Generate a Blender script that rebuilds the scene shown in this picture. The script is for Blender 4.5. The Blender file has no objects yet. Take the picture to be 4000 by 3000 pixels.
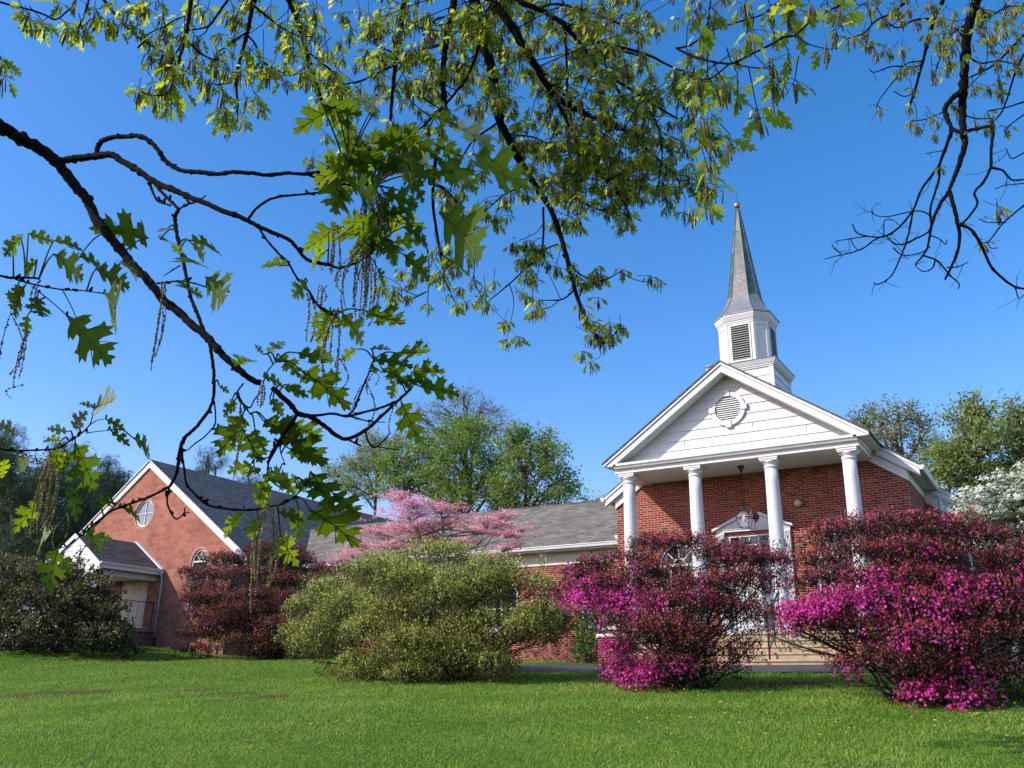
import bpy, math, random
import numpy as np
from mathutils import Vector, Matrix
rad = math.radians
scene = bpy.context.scene
# ------------------------------------------------------------------ camera
F_PX = 3475.6                      # focal length in pixels of the 4000 x 3000 photograph
YAW, PITCH, ROLL = rad(31.781), rad(18.831), rad(0.755)
FW = np.array([-math.sin(YAW)*math.cos(PITCH), math.cos(YAW)*math.cos(PITCH), math.sin(PITCH)])
_r = np.array([math.cos(YAW), math.sin(YAW), 0.0]); _u = np.cross(_r, FW)
RT = math.cos(ROLL)*_r + math.sin(ROLL)*_u
UP = -math.sin(ROLL)*_r + math.cos(ROLL)*_u
cam_data = bpy.data.cameras.new('camera')
cam_data.sensor_width = 36.0
cam_data.lens = F_PX/4000.0*36.0
cam_data.clip_start = 0.05; cam_data.clip_end = 3000.0
cam = bpy.data.objects.new('camera', cam_data)
scene.collection.objects.link(cam)
cam.matrix_world = Matrix(((RT[0], UP[0], -FW[0], 0), (RT[1], UP[1], -FW[1], 0), (RT[2], UP[2], -FW[2], 0), (0, 0, 0, 1)))
scene.camera = cam
# ------------------------------------------------------------------ sky, sun, exposure
SUN_DIR = np.array([-0.886, -1.0, 0.93]); SUN_DIR /= np.linalg.norm(SUN_DIR)
SUN_EL = math.asin(SUN_DIR[2]); SUN_ROT = math.atan2(SUN_DIR[0], SUN_DIR[1])
world = bpy.data.worlds.new('World'); scene.world = world; world.use_nodes = True
wn = world.node_tree.nodes; wl = world.node_tree.links
sky = wn.new('ShaderNodeTexSky'); sky.sky_type = 'NISHITA'; sky.sun_disc = False
sky.sun_elevation = SUN_EL; sky.sun_rotation = SUN_ROT
sky.altitude = 100.0; sky.air_density = 1.0; sky.dust_density = 0.6; sky.ozone_density = 3.0
bgn = wn['Background']; bgn.inputs['Strength'].default_value = 0.143
hsv = wn.new('ShaderNodeHueSaturation'); hsv.inputs['Hue'].default_value = 0.497; hsv.inputs['Saturation'].default_value = 1.35; hsv.inputs['Value'].default_value = 1.15
wl.new(sky.outputs['Color'], hsv.inputs['Color']); tint = wn.new('ShaderNodeMix'); tint.data_type = 'RGBA'; tint.blend_type = 'MULTIPLY'; tint.inputs['Factor'].default_value = 1.0; tint.inputs['B'].default_value = (2.1, 1.42, 1.5, 1)
wl.new(hsv.outputs['Color'], tint.inputs['A']); wl.new(tint.outputs['Result'], bgn.inputs['Color'])
sl = bpy.data.lights.new('sun', 'SUN'); sl.energy = 5.0; sl.angle = rad(0.53); sl.color = (1.0, 0.95, 0.87)
sun = bpy.data.objects.new('sun', sl); scene.collection.objects.link(sun)
sun.rotation_euler = Vector(SUN_DIR.tolist()).to_track_quat('Z', 'Y').to_euler()
sun.location = (-20, -20, 30)
scene.view_settings.view_transform = 'Standard'; scene.view_settings.look = 'None'
scene.view_settings.exposure = 0.04; scene.view_settings.gamma = 1.0
scene.render.engine = 'CYCLES'
scene.cycles.max_bounces = 6; scene.cycles.diffuse_bounces = 1; scene.cycles.transparent_max_bounces = 8
scene.cycles.use_denoising = True
# ------------------------------------------------------------------ helpers
COL = scene.collection
RNG = np.random.default_rng(11)
random.seed(5)
def ray(u, v):
    d = FW + RT*((u-2000.0)/F_PX) + UP*((1500.0-v)/F_PX)
    return d/np.linalg.norm(d)
def at_y(u, v, y):
    d = ray(u, v); return d*(y/d[1])
def at_x(u, v, x):
    d = ray(u, v); return d*(x/d[0])
def at_d(u, v, dist): return ray(u, v)*dist
K = 4000.0/2212.0                   # from the 2212-wide view in which outlines were measured
def tag(o, label=None, cat=None, group=None, kind=None):
    if label: o['label'] = label
    if cat: o['category'] = cat
    if group: o['group'] = group
    if kind: o['kind'] = kind
    return o
def thing(name, loc, label, cat, group=None):
    o = bpy.data.objects.new(name, None); o.empty_display_size = 0.2
    o.location = tuple(float(c) for c in loc); COL.objects.link(o)
    return tag(o, label, cat, group)
def origin_of(o):
    p = np.zeros(3)
    while o is not None:
        p = p + np.array(o.location); o = o.parent
    return p
class MB:
    """collects shapes and links them as one mesh object"""
    def __init__(s): s.v = []; s.f = []; s.m = []; s.sm = []
    def face(s, pts, m=0, smooth=False):
        b = len(s.v); s.v.extend([tuple(map(float, p)) for p in pts]); s.f.append(list(range(b, b+len(pts)))); s.m.append(m); s.sm.append(smooth)
    def mesh(s, V, Fs, m=0, smooth=False):
        b = len(s.v); s.v.extend([tuple(map(float, p)) for p in V])
        for f in Fs: s.f.append([b+i for i in f]); s.m.append(m); s.sm.append(smooth)
    def box(s, x0, x1, y0, y1, z0, z1, m=0):
        V = [(x0,y0,z0),(x1,y0,z0),(x1,y1,z0),(x0,y1,z0),(x0,y0,z1),(x1,y0,z1),(x1,y1,z1),(x0,y1,z1)]
        s.mesh(V, [(3,2,1,0),(4,5,6,7),(0,1,5,4),(1,2,6,5),(2,3,7,6),(3,0,4,7)], m)
    def prism_y(s, poly, y0, y1, m=0):         # polygon in x,z pushed along y
        n = len(poly); V = [(x, y0, z) for x, z in poly]+[(x, y1, z) for x, z in poly]
        s.mesh(V, [tuple(range(n)), tuple(range(2*n-1, n-1, -1))]+[(i, n+i, n+(i+1) % n, (i+1) % n) for i in range(n)], m)
    def prism_x(s, poly, x0, x1, m=0):         # polygon in y,z pushed along x
        n = len(poly); V = [(x0, y, z) for y, z in poly]+[(x1, y, z) for y, z in poly]
        s.mesh(V, [tuple(range(n)), tuple(range(2*n-1, n-1, -1))]+[(i, n+i, n+(i+1) % n, (i+1) % n) for i in range(n)], m)
    def lathe(s, prof, c, n=24, m=0, smooth=True):
        V = []; Fs = []
        for r, z in prof:
            for i in range(n):
                a = 2*math.pi*i/n; V.append((c[0]+r*math.cos(a), c[1]+r*math.sin(a), c[2]+z))
        for j in range(len(prof)-1):
            for i in range(n):
                k = (i+1) % n; Fs.append((j*n+i, j*n+k, (j+1)*n+k, (j+1)*n+i))
        Fs.append(tuple(range(n-1, -1, -1))); Fs.append(tuple(range((len(prof)-1)*n, len(prof)*n)))
        s.mesh(V, Fs, m, smooth)
    def tube(s, pts, rads, n=6, m=0, smooth=True):
        P = [np.array(p, float) for p in pts]
        if not hasattr(rads, '__len__'): rads = [rads]*len(P)
        t0 = P[1]-P[0]; t0 = t0/(np.linalg.norm(t0)+1e-9)
        ref = np.array([0, 0, 1.0]) if abs(t0[2]) < .9 else np.array([1.0, 0, 0])
        a = np.cross(t0, ref); a /= np.linalg.norm(a)
        V = []; Fs = []
        for i, p in enumerate(P):
            t = P[min(i+1, len(P)-1)]-P[max(i-1, 0)]; t = t/(np.linalg.norm(t)+1e-9)
            a = a-t*np.dot(a, t); a /= (np.linalg.norm(a)+1e-9); b = np.cross(t, a)
            for k in range(n):
                w = 2*math.pi*k/n; V.append(p+(a*math.cos(w)+b*math.sin(w))*rads[i])
        for i in range(len(P)-1):
            for k in range(n):
                j = (k+1) % n; Fs.append((i*n+k, i*n+j, (i+1)*n+j, (i+1)*n+k))
        Fs.append(tuple(range(n-1, -1, -1))); Fs.append(tuple(range((len(P)-1)*n, len(P)*n)))
        s.mesh(V, Fs, m, smooth)
    def build(s, name, mats, parent=None, bevel=0.0):
        if not isinstance(mats, (list, tuple)): mats = [mats]
        me = bpy.data.meshes.new(name)
        off = origin_of(parent) if parent is not None else np.zeros(3)
        me.from_pydata([(x-off[0], y-off[1], z-off[2]) for x, y, z in s.v], [], s.f)
        for m in mats: me.materials.append(m)
        me.polygons.foreach_set('material_index', s.m); me.polygons.foreach_set('use_smooth', s.sm)
        me.update()
        o = bpy.data.objects.new(name, me); COL.objects.link(o)
        if parent is not None: o.parent = parent
        if bevel:
            b = o.modifiers.new('bevel', 'BEVEL'); b.width = bevel; b.segments = 2; b.limit_method = 'ANGLE'; b.angle_limit = rad(50)
        return o
def np_mesh(name, V, faces, mats, midx=None, parent=None, smooth=False):
    """faces: list of int arrays (n,k), midx: matching list of arrays or None"""
    off = origin_of(parent) if parent is not None else np.zeros(3)
    me = bpy.data.meshes.new(name)
    me.vertices.add(len(V)); me.vertices.foreach_set('co', (V-off).astype(np.float32).ravel())
    loops = np.concatenate([f.ravel() for f in faces]); tot = np.concatenate([np.full(len(f), f.shape[1]) for f in faces])
    start = np.concatenate([[0], np.cumsum(tot)[:-1]])
    me.loops.add(len(loops)); me.loops.foreach_set('vertex_index', loops.astype(np.int32))
    me.polygons.add(len(tot)); me.polygons.foreach_set('loop_start', start.astype(np.int32))
    for m in (mats if isinstance(mats, (list, tuple)) else [mats]): me.materials.append(m)
    if midx is not None: me.polygons.foreach_set('material_index', np.concatenate(midx).astype(np.int32))
    if smooth: me.polygons.foreach_set('use_smooth', np.ones(len(tot), bool))
    me.update(calc_edges=True)
    o = bpy.data.objects.new(name, me); COL.objects.link(o)
    if parent is not None: o.parent = parent
    return o
class Leaves:
    """many small faces: copies of leaf outlines scattered with their own direction, size and material"""
    def __init__(s): s.V = []; s.F = {}; s.M = {}; s.n = 0
    def add(s, tmpl, P, D, N, size, mat):
        """tmpl=(verts(k,3) x along leaf, y across, z up; faces list of (tuple, matoffset)); P base, D direction, N normal hint"""
        tv, tf = tmpl; n = len(P)
        if n == 0: return
        P = np.asarray(P, float)
        D = D/(np.linalg.norm(D, axis=1, keepdims=True)+1e-9)
        B = np.cross(N, D); B /= (np.linalg.norm(B, axis=1, keepdims=True)+1e-9); Nn = np.cross(D, B)
        size = np.broadcast_to(np.asarray(size, float), (n,)); mat = np.broadcast_to(np.asarray(mat, int), (n,))
        tv = np.asarray(tv, float)
        W = P[:, None, :]+size[:, None, None]*(tv[None, :, 0:1]*D[:, None, :]+tv[None, :, 1:2]*B[:, None, :]+tv[None, :, 2:3]*Nn[:, None, :])
        base = s.n+np.arange(n)*len(tv)
        s.V.append(W.reshape(-1, 3)); s.n += n*len(tv)
        for f, mo in tf:
            k = len(f); s.F.setdefault(k, []).append((base[:, None]+np.array(f)[None, :])); s.M.setdefault(k, []).append(mat+mo)
    def tube(s, pts, rads, n=5, mat=0):
        P = np.asarray(pts, float); m = len(P)
        T = np.gradient(P, axis=0); T /= (np.linalg.norm(T, axis=1, keepdims=True)+1e-9)
        ref = np.array([.31, .17, .93]) if abs(T[0][2]) < .85 else np.array([.93, .17, .31])
        A = np.cross(T, ref); A /= (np.linalg.norm(A, axis=1, keepdims=True)+1e-9); B = np.cross(T, A)
        R = np.broadcast_to(np.asarray(rads, float), (m,))
        w = np.arange(n)*2*math.pi/n
        V = P[:, None, :]+R[:, None, None]*(np.cos(w)[None, :, None]*A[:, None, :]+np.sin(w)[None, :, None]*B[:, None, :])
        b = s.n; s.V.append(V.reshape(-1, 3)); s.n += m*n
        i = np.arange(m-1)[:, None]*n; k = np.arange(n)[None, :]; j = (k+1) % n
        q = np.stack([b+i+k, b+i+j, b+i+n+j, b+i+n+k], -1).reshape(-1, 4)
        s.F.setdefault(4, []).append(q); s.M.setdefault(4, []).append(np.full(len(q), mat))
        e = (b+(m-1)*n+np.arange(n))[None, :]
        s.F.setdefault(n, []).append(e); s.M.setdefault(n, []).append(np.array([mat]))
    def build(s, name, mats, parent=None, smooth=False):
        ks = sorted(s.F)
        return np_mesh(name, np.concatenate(s.V), [np.concatenate(s.F[k]) for k in ks], mats, [np.concatenate(s.M[k]) for k in ks], parent, smooth)
def unit(n, rng=None):
    rng = rng or RNG
    v = rng.normal(size=(n, 3)); return v/np.linalg.norm(v, axis=1, keepdims=True)
def smooth_path(P, sub=4):
    """Catmull-Rom through points (n,k)"""
    P = np.asarray(P, float); n = len(P)
    if n < 3: return np.array([P[0]+(P[-1]-P[0])*t for t in np.linspace(0, 1, sub+1)])
    Q = np.vstack([2*P[0]-P[1], P, 2*P[-1]-P[-2]]); out = []
    for i in range(1, n):
        p0, p1, p2, p3 = Q[i-1], Q[i], Q[i+1], Q[i+2]
        for t in np.arange(sub)/sub:
            out.append(.5*((2*p1)+(-p0+p2)*t+(2*p0-5*p1+4*p2-p3)*t*t+(-p0+3*p1-3*p2+p3)*t**3))
    out.append(P[-1]); return np.array(out)
# ------------------------------------------------------------------ materials
def mat(name):
    m = bpy.data.materials.new(name); m.use_nodes = True
    return m, m.node_tree.nodes, m.node_tree.links, m.node_tree.nodes['Principled BSDF']
def N(nodes, t, **kw):
    n = nodes.new(t)
    for k, v in kw.items():
        if k in n.inputs.keys() if hasattr(n.inputs, 'keys') else False: n.inputs[k].default_value = v
        else: setattr(n, k, v)
    return n
def rgba(c): return (c[0], c[1], c[2], 1.0)
def ramp(nodes, stops, interp='LINEAR'):
    r = nodes.new('ShaderNodeValToRGB'); e = r.color_ramp; e.interpolation = interp
    e.elements[0].position = stops[0][0]; e.elements[0].color = rgba(stops[0][1])
    e.elements[1].position = stops[-1][0]; e.elements[1].color = rgba(stops[-1][1])
    for p, c in stops[1:-1]:
        x = e.elements.new(p); x.color = rgba(c)
    return r
def noise(nodes, links, scale, detail=4, rough=.55, vec=None):
    n = nodes.new('ShaderNodeTexNoise'); n.inputs['Scale'].default_value = scale; n.inputs['Detail'].default_value = detail; n.inputs['Roughness'].default_value = rough
    if vec is not None: links.new(vec, n.inputs['Vector'])
    return n
def objvec(nodes): return nodes.new('ShaderNodeTexCoord').outputs['Object']
def bump(nodes, links, h, strength, dist, bsdf):
    b = nodes.new('ShaderNodeBump'); b.inputs['Strength'].default_value = strength; b.inputs['Distance'].default_value = dist
    links.new(h, b.inputs['Height']); links.new(b.outputs['Normal'], bsdf.inputs['Normal']); return b
def simple(name, c, rough=.6, var=.12, scale=6.0, bstr=.0, metal=0.0, c2=None):
    m, n, l, b = mat(name); v = objvec(n); t = noise(n, l, scale, 6, .6, v)
    lo = tuple(x*(1-var) for x in c); hi = c2 or tuple(min(1, x*(1+var)) for x in c)
    r = ramp(n, [(.35, lo), (.68, hi)]); l.new(t.outputs['Fac'], r.inputs['Fac']); l.new(r.outputs['Color'], b.inputs['Base Color'])
    b.inputs['Roughness'].default_value = rough; b.inputs['Metallic'].default_value = metal
    if rough > .8: b.inputs['Specular IOR Level'].default_value = .08
    if bstr:
        t2 = noise(n, l, scale*9, 4, .6, v); bump(n, l, t2.outputs['Fac'], bstr, .01, b)
    return m
def wallvec(nodes, links, mode):
    """(along, up) coordinates for courses: wall = x+y against z, slope_x / slope_y = along a roof"""
    tc = nodes.new('ShaderNodeTexCoord'); s = nodes.new('ShaderNodeSeparateXYZ'); links.new(tc.outputs['Object'], s.inputs[0])
    c = nodes.new('ShaderNodeCombineXYZ')
    if mode == 'wall':
        a = nodes.new('ShaderNodeMath'); a.operation = 'ADD'; links.new(s.outputs['X'], a.inputs[0]); links.new(s.outputs['Y'], a.inputs[1])
        links.new(a.outputs[0], c.inputs['X']); links.new(s.outputs['Z'], c.inputs['Y'])
    else:
        links.new(s.outputs['X' if mode == 'roof_x' else 'Y'], c.inputs['X'])
        a = nodes.new('ShaderNodeMath'); a.operation = 'MULTIPLY'; a.inputs[1].default_value = 1.8; links.new(s.outputs['Z'], a.inputs[0]); links.new(a.outputs[0], c.inputs['Y'])
    return c.outputs[0]
def courses(name, mode, bw, bh, mortar, cols, mcol, off=.5, noisebump=.2, rough=.85, bstr=.6, smooth=.1, bdist=.01, varn=.25, fine=60):
    m, n, l, b = mat(name); v = wallvec(n, l, mode)
    br = n.new('ShaderNodeTexBrick'); l.new(v, br.inputs['Vector'])
    br.offset = off; br.squash = 1.0
    br.inputs['Color1'].default_value = (0, 0, 0, 1); br.inputs['Color2'].default_value = (1, 1, 1, 1); br.inputs['Mortar'].default_value = (.5, .5, .5, 1)
    br.inputs['Scale'].default_value = 1.0; br.inputs['Mortar Size'].default_value = mortar; br.inputs['Mortar Smooth'].default_value = smooth
    br.inputs['Brick Width'].default_value = bw; br.inputs['Row Height'].default_value = bh
    r = ramp(n, cols); l.new(br.outputs['Color'], r.inputs['Fac'])
    ov = objvec(n)
    t = noise(n, l, fine, 4, .6, ov)
    big = noise(n, l, .9, 5, .6, ov)
    k = n.new('ShaderNodeMix'); k.data_type = 'RGBA'; k.blend_type = 'MULTIPLY'; k.inputs['Factor'].default_value = 1.0
    g = ramp(n, [(.3, (1-varn,)*3), (.7, (1+varn*.6,)*3)]); l.new(t.outputs['Fac'], g.inputs['Fac'])
    l.new(r.outputs['Color'], k.inputs['A']); l.new(g.outputs['Color'], k.inputs['B'])
    k2 = n.new('ShaderNodeMix'); k2.data_type = 'RGBA'; l.new(br.outputs['Fac'], k2.inputs['Factor']); l.new(k.outputs['Result'], k2.inputs['A']); k2.inputs['B'].default_value = rgba(mcol)
    g2 = ramp(n, [(.3, (.74, .72, .71)), (.5, (.97,)*3), (.72, (1.12, 1.11, 1.10))] if mode == 'wall' else [(.3, (.92,)*3), (.7, (1.05,)*3)]); l.new(big.outputs['Fac'], g2.inputs['Fac'])
    k3 = n.new('ShaderNodeMix'); k3.data_type = 'RGBA'; k3.blend_type = 'MULTIPLY'; k3.inputs['Factor'].default_value = 1.0
    l.new(k2.outputs['Result'], k3.inputs['A']); l.new(g2.outputs['Color'], k3.inputs['B'])
    l.new(k3.outputs['Result'], b.inputs['Base Color']); b.inputs['Roughness'].default_value = rough; b.inputs['Specular IOR Level'].default_value = .15
    inv = n.new('ShaderNodeMath'); inv.operation = 'SUBTRACT'; inv.inputs[0].default_value = 1.0; l.new(br.outputs['Fac'], inv.inputs[1])
    ad = n.new('ShaderNodeMath'); ad.operation = 'MULTIPLY_ADD'; l.new(t.outputs['Fac'], ad.inputs[0]); ad.inputs[1].default_value = noisebump; l.new(inv.outputs[0], ad.inputs[2])
    bump(n, l, ad.outputs[0], bstr, bdist, b)
    return m
def leafmat(name, stops, trans=.35, tcol=None, rough=.55, spec=.3, pos_scale=None):
    m, n, l, b = mat(name); g = n.new('ShaderNodeNewGeometry'); r = ramp(n, stops); 
    if pos_scale:
        t = noise(n, l, pos_scale, 3, .6, objvec(n)); a = n.new('ShaderNodeMath'); a.operation = 'MULTIPLY_ADD'; a.inputs[1].default_value = .45
        l.new(g.outputs['Random Per Island'], a.inputs[0])
        s2 = n.new('ShaderNodeMath'); s2.operation = 'MULTIPLY_ADD'; s2.inputs[1].default_value = 1.3; s2.inputs[2].default_value = -.37; l.new(t.outputs['Fac'], s2.inputs[0]); l.new(s2.outputs[0], a.inputs[2])
        l.new(a.outputs[0], r.inputs['Fac'])
    else: l.new(g.outputs['Random Per Island'], r.inputs['Fac'])
    l.new(r.outputs['Color'], b.inputs['Base Color']); b.inputs['Roughness'].default_value = rough; b.inputs['Specular IOR Level'].default_value = spec
    if trans > 0:
        tr = n.new('ShaderNodeBsdfTranslucent'); mx = n.new('ShaderNodeMixShader'); mx.inputs[0].default_value = trans
        if tcol:
            h = n.new('ShaderNodeMix'); h.data_type = 'RGBA'; h.blend_type = 'MULTIPLY'; h.inputs['Factor'].default_value = 1.0
            l.new(r.outputs['Color'], h.inputs['A']); h.inputs['B'].default_value = rgba(tcol); l.new(h.outputs['Result'], tr.inputs['Color'])
        else: l.new(r.outputs['Color'], tr.inputs['Color'])
        l.new(b.outputs[0], mx.inputs[1]); l.new(tr.outputs[0], mx.inputs[2])
        l.new(mx.outputs[0], n['Material Output'].inputs['Surface'])
    return m
BRICK = courses('red_brick', 'wall', .213, .0667, .0048, [(0, (.15, .028, .022)), (.35, (.23, .040, .030)), (.62, (.265, .050, .034)), (.84, (.30, .07, .042)), (.9, (.22, .11, .07)), (1, (.27, .155, .10))], (.62, .41, .31), bdist=.006)
BLOCK = courses('split_face_block', 'wall', .40, .203, .010, [(0, (.34, .128, .084)), (.5, (.41, .162, .106)), (1, (.46, .19, .13))], (.53, .265, .195), noisebump=1.6, bstr=1.0, bdist=.03, varn=.3, fine=16)
SHINGLE_GREY = courses('grey_shingles', 'roof_x', .33, .14, .004, [(0, (.135, .123, .098)), (.4, (.185, .168, .132)), (.75, (.21, .19, .15)), (1, (.255, .235, .19))], (.06, .058, .05), bstr=.7, fine=40, varn=.35, bdist=.02)  # dark course lines: shadow under each shingle row put into the colour
SHINGLE_DARK = courses('dark_shingles', 'roof_y', .33, .14, .005, [(0, (.085, .088, .092)), (.5, (.115, .118, .122)), (1, (.15, .152, .155))], (.025, .027, .03), bstr=.7, fine=40, varn=.35, bdist=.02)
SHINGLE_PORCH = courses('porch_shingles', 'roof_y', .33, .14, .005, [(0, (.075, .065, .065)), (.5, (.105, .09, .09)), (1, (.14, .12, .118))], (.028, .024, .024), bstr=.5, fine=90, varn=.3)
def painted(name, c):
    m, n, l, b = mat(name); v = objvec(n); mp = n.new('ShaderNodeMapping'); mp.inputs['Scale'].default_value = (7, 7, .7); l.new(v, mp.inputs['Vector'])
    t1 = noise(n, l, 1.0, 6, .65, mp.outputs[0]); t2 = noise(n, l, 2.2, 6, .7, v); t3 = noise(n, l, 70, 3, .6, v)
    r1 = ramp(n, [(.28, tuple(x*.80 for x in c)), (.44, tuple(x*.95 for x in c)), (.7, c)]); l.new(t1.outputs['Fac'], r1.inputs['Fac'])
    r2 = ramp(n, [(.25, (.84, .83, .78)), (.42, (1, 1, 1))]); l.new(t2.outputs['Fac'], r2.inputs['Fac'])
    k = n.new('ShaderNodeMix'); k.data_type = 'RGBA'; k.blend_type = 'MULTIPLY'; k.inputs['Factor'].default_value = 1
    l.new(r1.outputs['Color'], k.inputs['A']); l.new(r2.outputs['Color'], k.inputs['B']); l.new(k.outputs['Result'], b.inputs['Base Color'])
    b.inputs['Roughness'].default_value = .55; bump(n, l, t3.outputs['Fac'], .06, .01, b); return m
WHITE = painted('white_paint', (.71, .71, .68)); WHITE2 = painted('white_siding_paint', (.70, .70, .68))
CREAM = simple('cream_paint', (.62, .58, .46), .5, .06, 4.0, .03)
METAL_W = simple('white_metal', (.78, .79, .80), .35, .05, 5.0)
COPPER = simple('green_copper_edge', (.42, .56, .50), .6, .12, 8.0)
GLASS = simple('dark_window_glass', (.035, .037, .036), .06, .3, 2.0); GLASS.node_tree.nodes['Principled BSDF'].inputs['Specular IOR Level'].default_value = .8
GLASS_PALE = simple('pale_window_glass', (.22, .25, .27), .12, .1, 2.0)
IRON = simple('black_iron', (.02, .02, .022), .45, .2, 10.0, .05)
BLACKPIPE = simple('black_plastic', (.012, .012, .013), .4, .2, 6.0)
LOUVER_SHADE = simple('louver_gap_shade', (.02, .02, .02), .8)  # gap shade put into the colour of the backing sheet and slat undersides
LOUVER = simple('louver_slat', (.33, .33, .30), .6, .1, 5.0)
CONCRETE = simple('tan_concrete', (.46, .34, .21), .85, .18, 3.0, .25)
CONC_GREY = simple('grey_concrete', (.27, .25, .22), .85, .2, 3.0, .2)
GOLD = simple('gilt_ball', (.45, .30, .10), .35, .25, 12.0, 0, .7)
BARK_FAR = simple('far_tree_bark', (.13, .11, .09), .9, .3, 8.0, .4)
BARK = simple('grey_brown_bark', (.05, .042, .035), .9, .35, 14.0, .6)
BARK_SHADE = simple('shaded_dark_oak_bark', (.008, .0065, .006), .85, .4, 45.0, .5, c2=(.019, .016, .014))  # dark bark, lowered further so that canopy shade sits in its colour
BARK_GREY = simple('grey_oak_bark', (.10, .095, .085), .8, .35, 40.0, .5)
# ------------------------------------------------------------------ ground
GP = np.array([(0,0,-1.5),(-6.2,21,.53),(-10.3,21,.513),(-2,14.25,-.14),(-5.9,15.4,0),(-5.5,18.6,.33),(-11.3,20.2,.47),(-16,27.85,.72),(-12.1,16.15,.12),(-21.5,21,.73),(-27.9,24.4,1.0),(-32.2,24.4,1.42),(-31.5,19.5,1.04),(-4.3,7,-.80),(-8.6,5.1,-.78),(-.6,8,-.8),(4,21,.5),(-24,27,.85),(-36,24,1.5),(3,14,-.1)], float)
def _plane(x, y): return -1.5+.0944*np.clip(y, -18, 23)-.0078*np.clip(x, -60, 25)
_sig = 5.0
_A = np.exp(-((GP[:, None, 0]-GP[None, :, 0])**2+(GP[:, None, 1]-GP[None, :, 1])**2)/(2*_sig**2))+np.eye(len(GP))*.02
_W = np.linalg.solve(_A, GP[:, 2]-_plane(GP[:, 0], GP[:, 1]))
def ground(x, y):
    x = np.asarray(x, float); y = np.asarray(y, float); z = _plane(x, y)
    for (gx, gy, _), w in zip(GP, _W): z = z+w*np.exp(-((x-gx)**2+(y-gy)**2)/(2*_sig**2))
    return z
def gz(x, y): return float(ground(x, y))
def hit_ground(u, v):
    d = ray(u, v); t = np.linspace(5, 60, 2200); P = d[None, :]*t[:, None]; g = ground(P[:, 0], P[:, 1])
    i = np.argmax(P[:, 2] < g) if np.any(P[:, 2] < g) else len(t)-1
    return P[i]
def sheet(name, xs, ys, off, m):
    X, Y = np.meshgrid(xs, ys, indexing='xy'); Z = ground(X, Y)+off
    V = np.stack([X, Y, Z], -1).reshape(-1, 3); nx, ny = len(xs), len(ys)
    i = (np.arange(ny-1)[:, None]*nx+np.arange(nx-1)[None, :]).ravel()
    q = np.stack([i, i+1, i+nx+1, i+nx], -1)
    return np_mesh(name, V, [q], m, None, None, True)
m, n, l, b = mat('lawn_soil'); v = objvec(n)
t1 = noise(n, l, .35, 5, .6, v); t2 = noise(n, l, 9, 6, .7, v)
r1 = ramp(n, [(.3, (.05, .115, .012)), (.5, (.07, .145, .016)), (.72, (.105, .165, .025))]); l.new(t1.outputs['Fac'], r1.inputs['Fac'])
r2 = ramp(n, [(.35, (.55,)*3), (.65, (1.15,)*3)]); l.new(t2.outputs['Fac'], r2.inputs['Fac'])
k = n.new('ShaderNodeMix'); k.data_type = 'RGBA'; k.blend_type = 'MULTIPLY'; k.inputs['Factor'].default_value = 1
l.new(r1.outputs['Color'], k.inputs['A']); l.new(r2.outputs['Color'], k.inputs['B']); l.new(k.outputs['Result'], b.inputs['Base Color'])
b.inputs['Roughness'].default_value = .95; b.inputs['Specular IOR Level'].default_value = .05; bump(n, l, t2.outputs['Fac'], .8, .04, b); SOIL = m
m, n, l, b = mat('asphalt'); v = objvec(n); t1 = noise(n, l, 1.3, 5, .6, v); t2 = noise(n, l, 160, 3, .6, v)
r1 = ramp(n, [(.3, (.045, .043, .046)), (.7, (.075, .072, .074))]); l.new(t1.outputs['Fac'], r1.inputs['Fac'])
r2 = ramp(n, [(.3, (.65,)*3), (.7, (1.3,)*3)]); l.new(t2.outputs['Fac'], r2.inputs['Fac'])
k = n.new('ShaderNodeMix'); k.data_type = 'RGBA'; k.blend_type = 'MULTIPLY'; k.inputs['Factor'].default_value = 1
l.new(r1.outputs['Color'], k.inputs['A']); l.new(r2.outputs['Color'], k.inputs['B']); l.new(k.outputs['Result'], b.inputs['Base Color'])
b.inputs['Roughness'].default_value = .9; bump(n, l, t2.outputs['Fac'], .4, .01, b); ASPHALT = m
MULCH = simple('brown_mulch', (.13, .065, .035), .95, .5, 25.0, .9)
xs = np.concatenate([[-600, -300, -160, -100, -75], np.arange(-60, 30.1, .6), [36, 45, 60, 90, 150, 300, 600]])
ys = np.concatenate([[-300, -120, -60, -40, -28], np.arange(-20, 40.1, .6), [44, 50, 60, 80, 120, 200, 400, 800]])
tag(sheet('lawn', xs, ys, 0.0, SOIL), kind='structure')
tag(sheet('driveway', np.arange(-12.6, 12.01, .6), np.arange(18.75, 21.36, .2), .02, ASPHALT), kind='structure')
def bed(name, cu, cv_, rx, ry, m, off=.012, seed=3):
    rng = np.random.default_rng(seed); p = hit_ground(cu*K, cv_*K); c, s = math.cos(YAW), math.sin(YAW); ns = 40; V = []; F = []
    wob = 1+.14*np.sin(np.arange(ns)*2*math.pi/ns*3+1)+.10*np.sin(np.arange(ns)*2*math.pi/ns*7)+rng.normal(size=ns)*.05
    for j in range(8):
        for i in range(ns):
            a_ = 2*math.pi*i/ns; q = (j/7)*wob[i]; dx, dy = rx*q*math.cos(a_), ry*q*math.sin(a_)
            x, y = p[0]+dx*c-dy*s, p[1]+dx*s+dy*c; V.append((x, y, gz(x, y)+(off if j < 7 else -.02)))
    for j in range(7):
        for i in range(ns): k = (i+1) % ns; F.append((j*ns+i, j*ns+k, (j+1)*ns+k, (j+1)*ns+i))
    mb = MB(); mb.mesh(V, F, 0, True); return tag(mb.build(name, m), kind='structure')
bed('mulch_bed', 1655, 1481, 1.55, .42, MULCH)
BARE = simple('bare_soil', (.13, .08, .035), .95, .45, 14.0, .8, c2=(.10, .11, .03))
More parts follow.
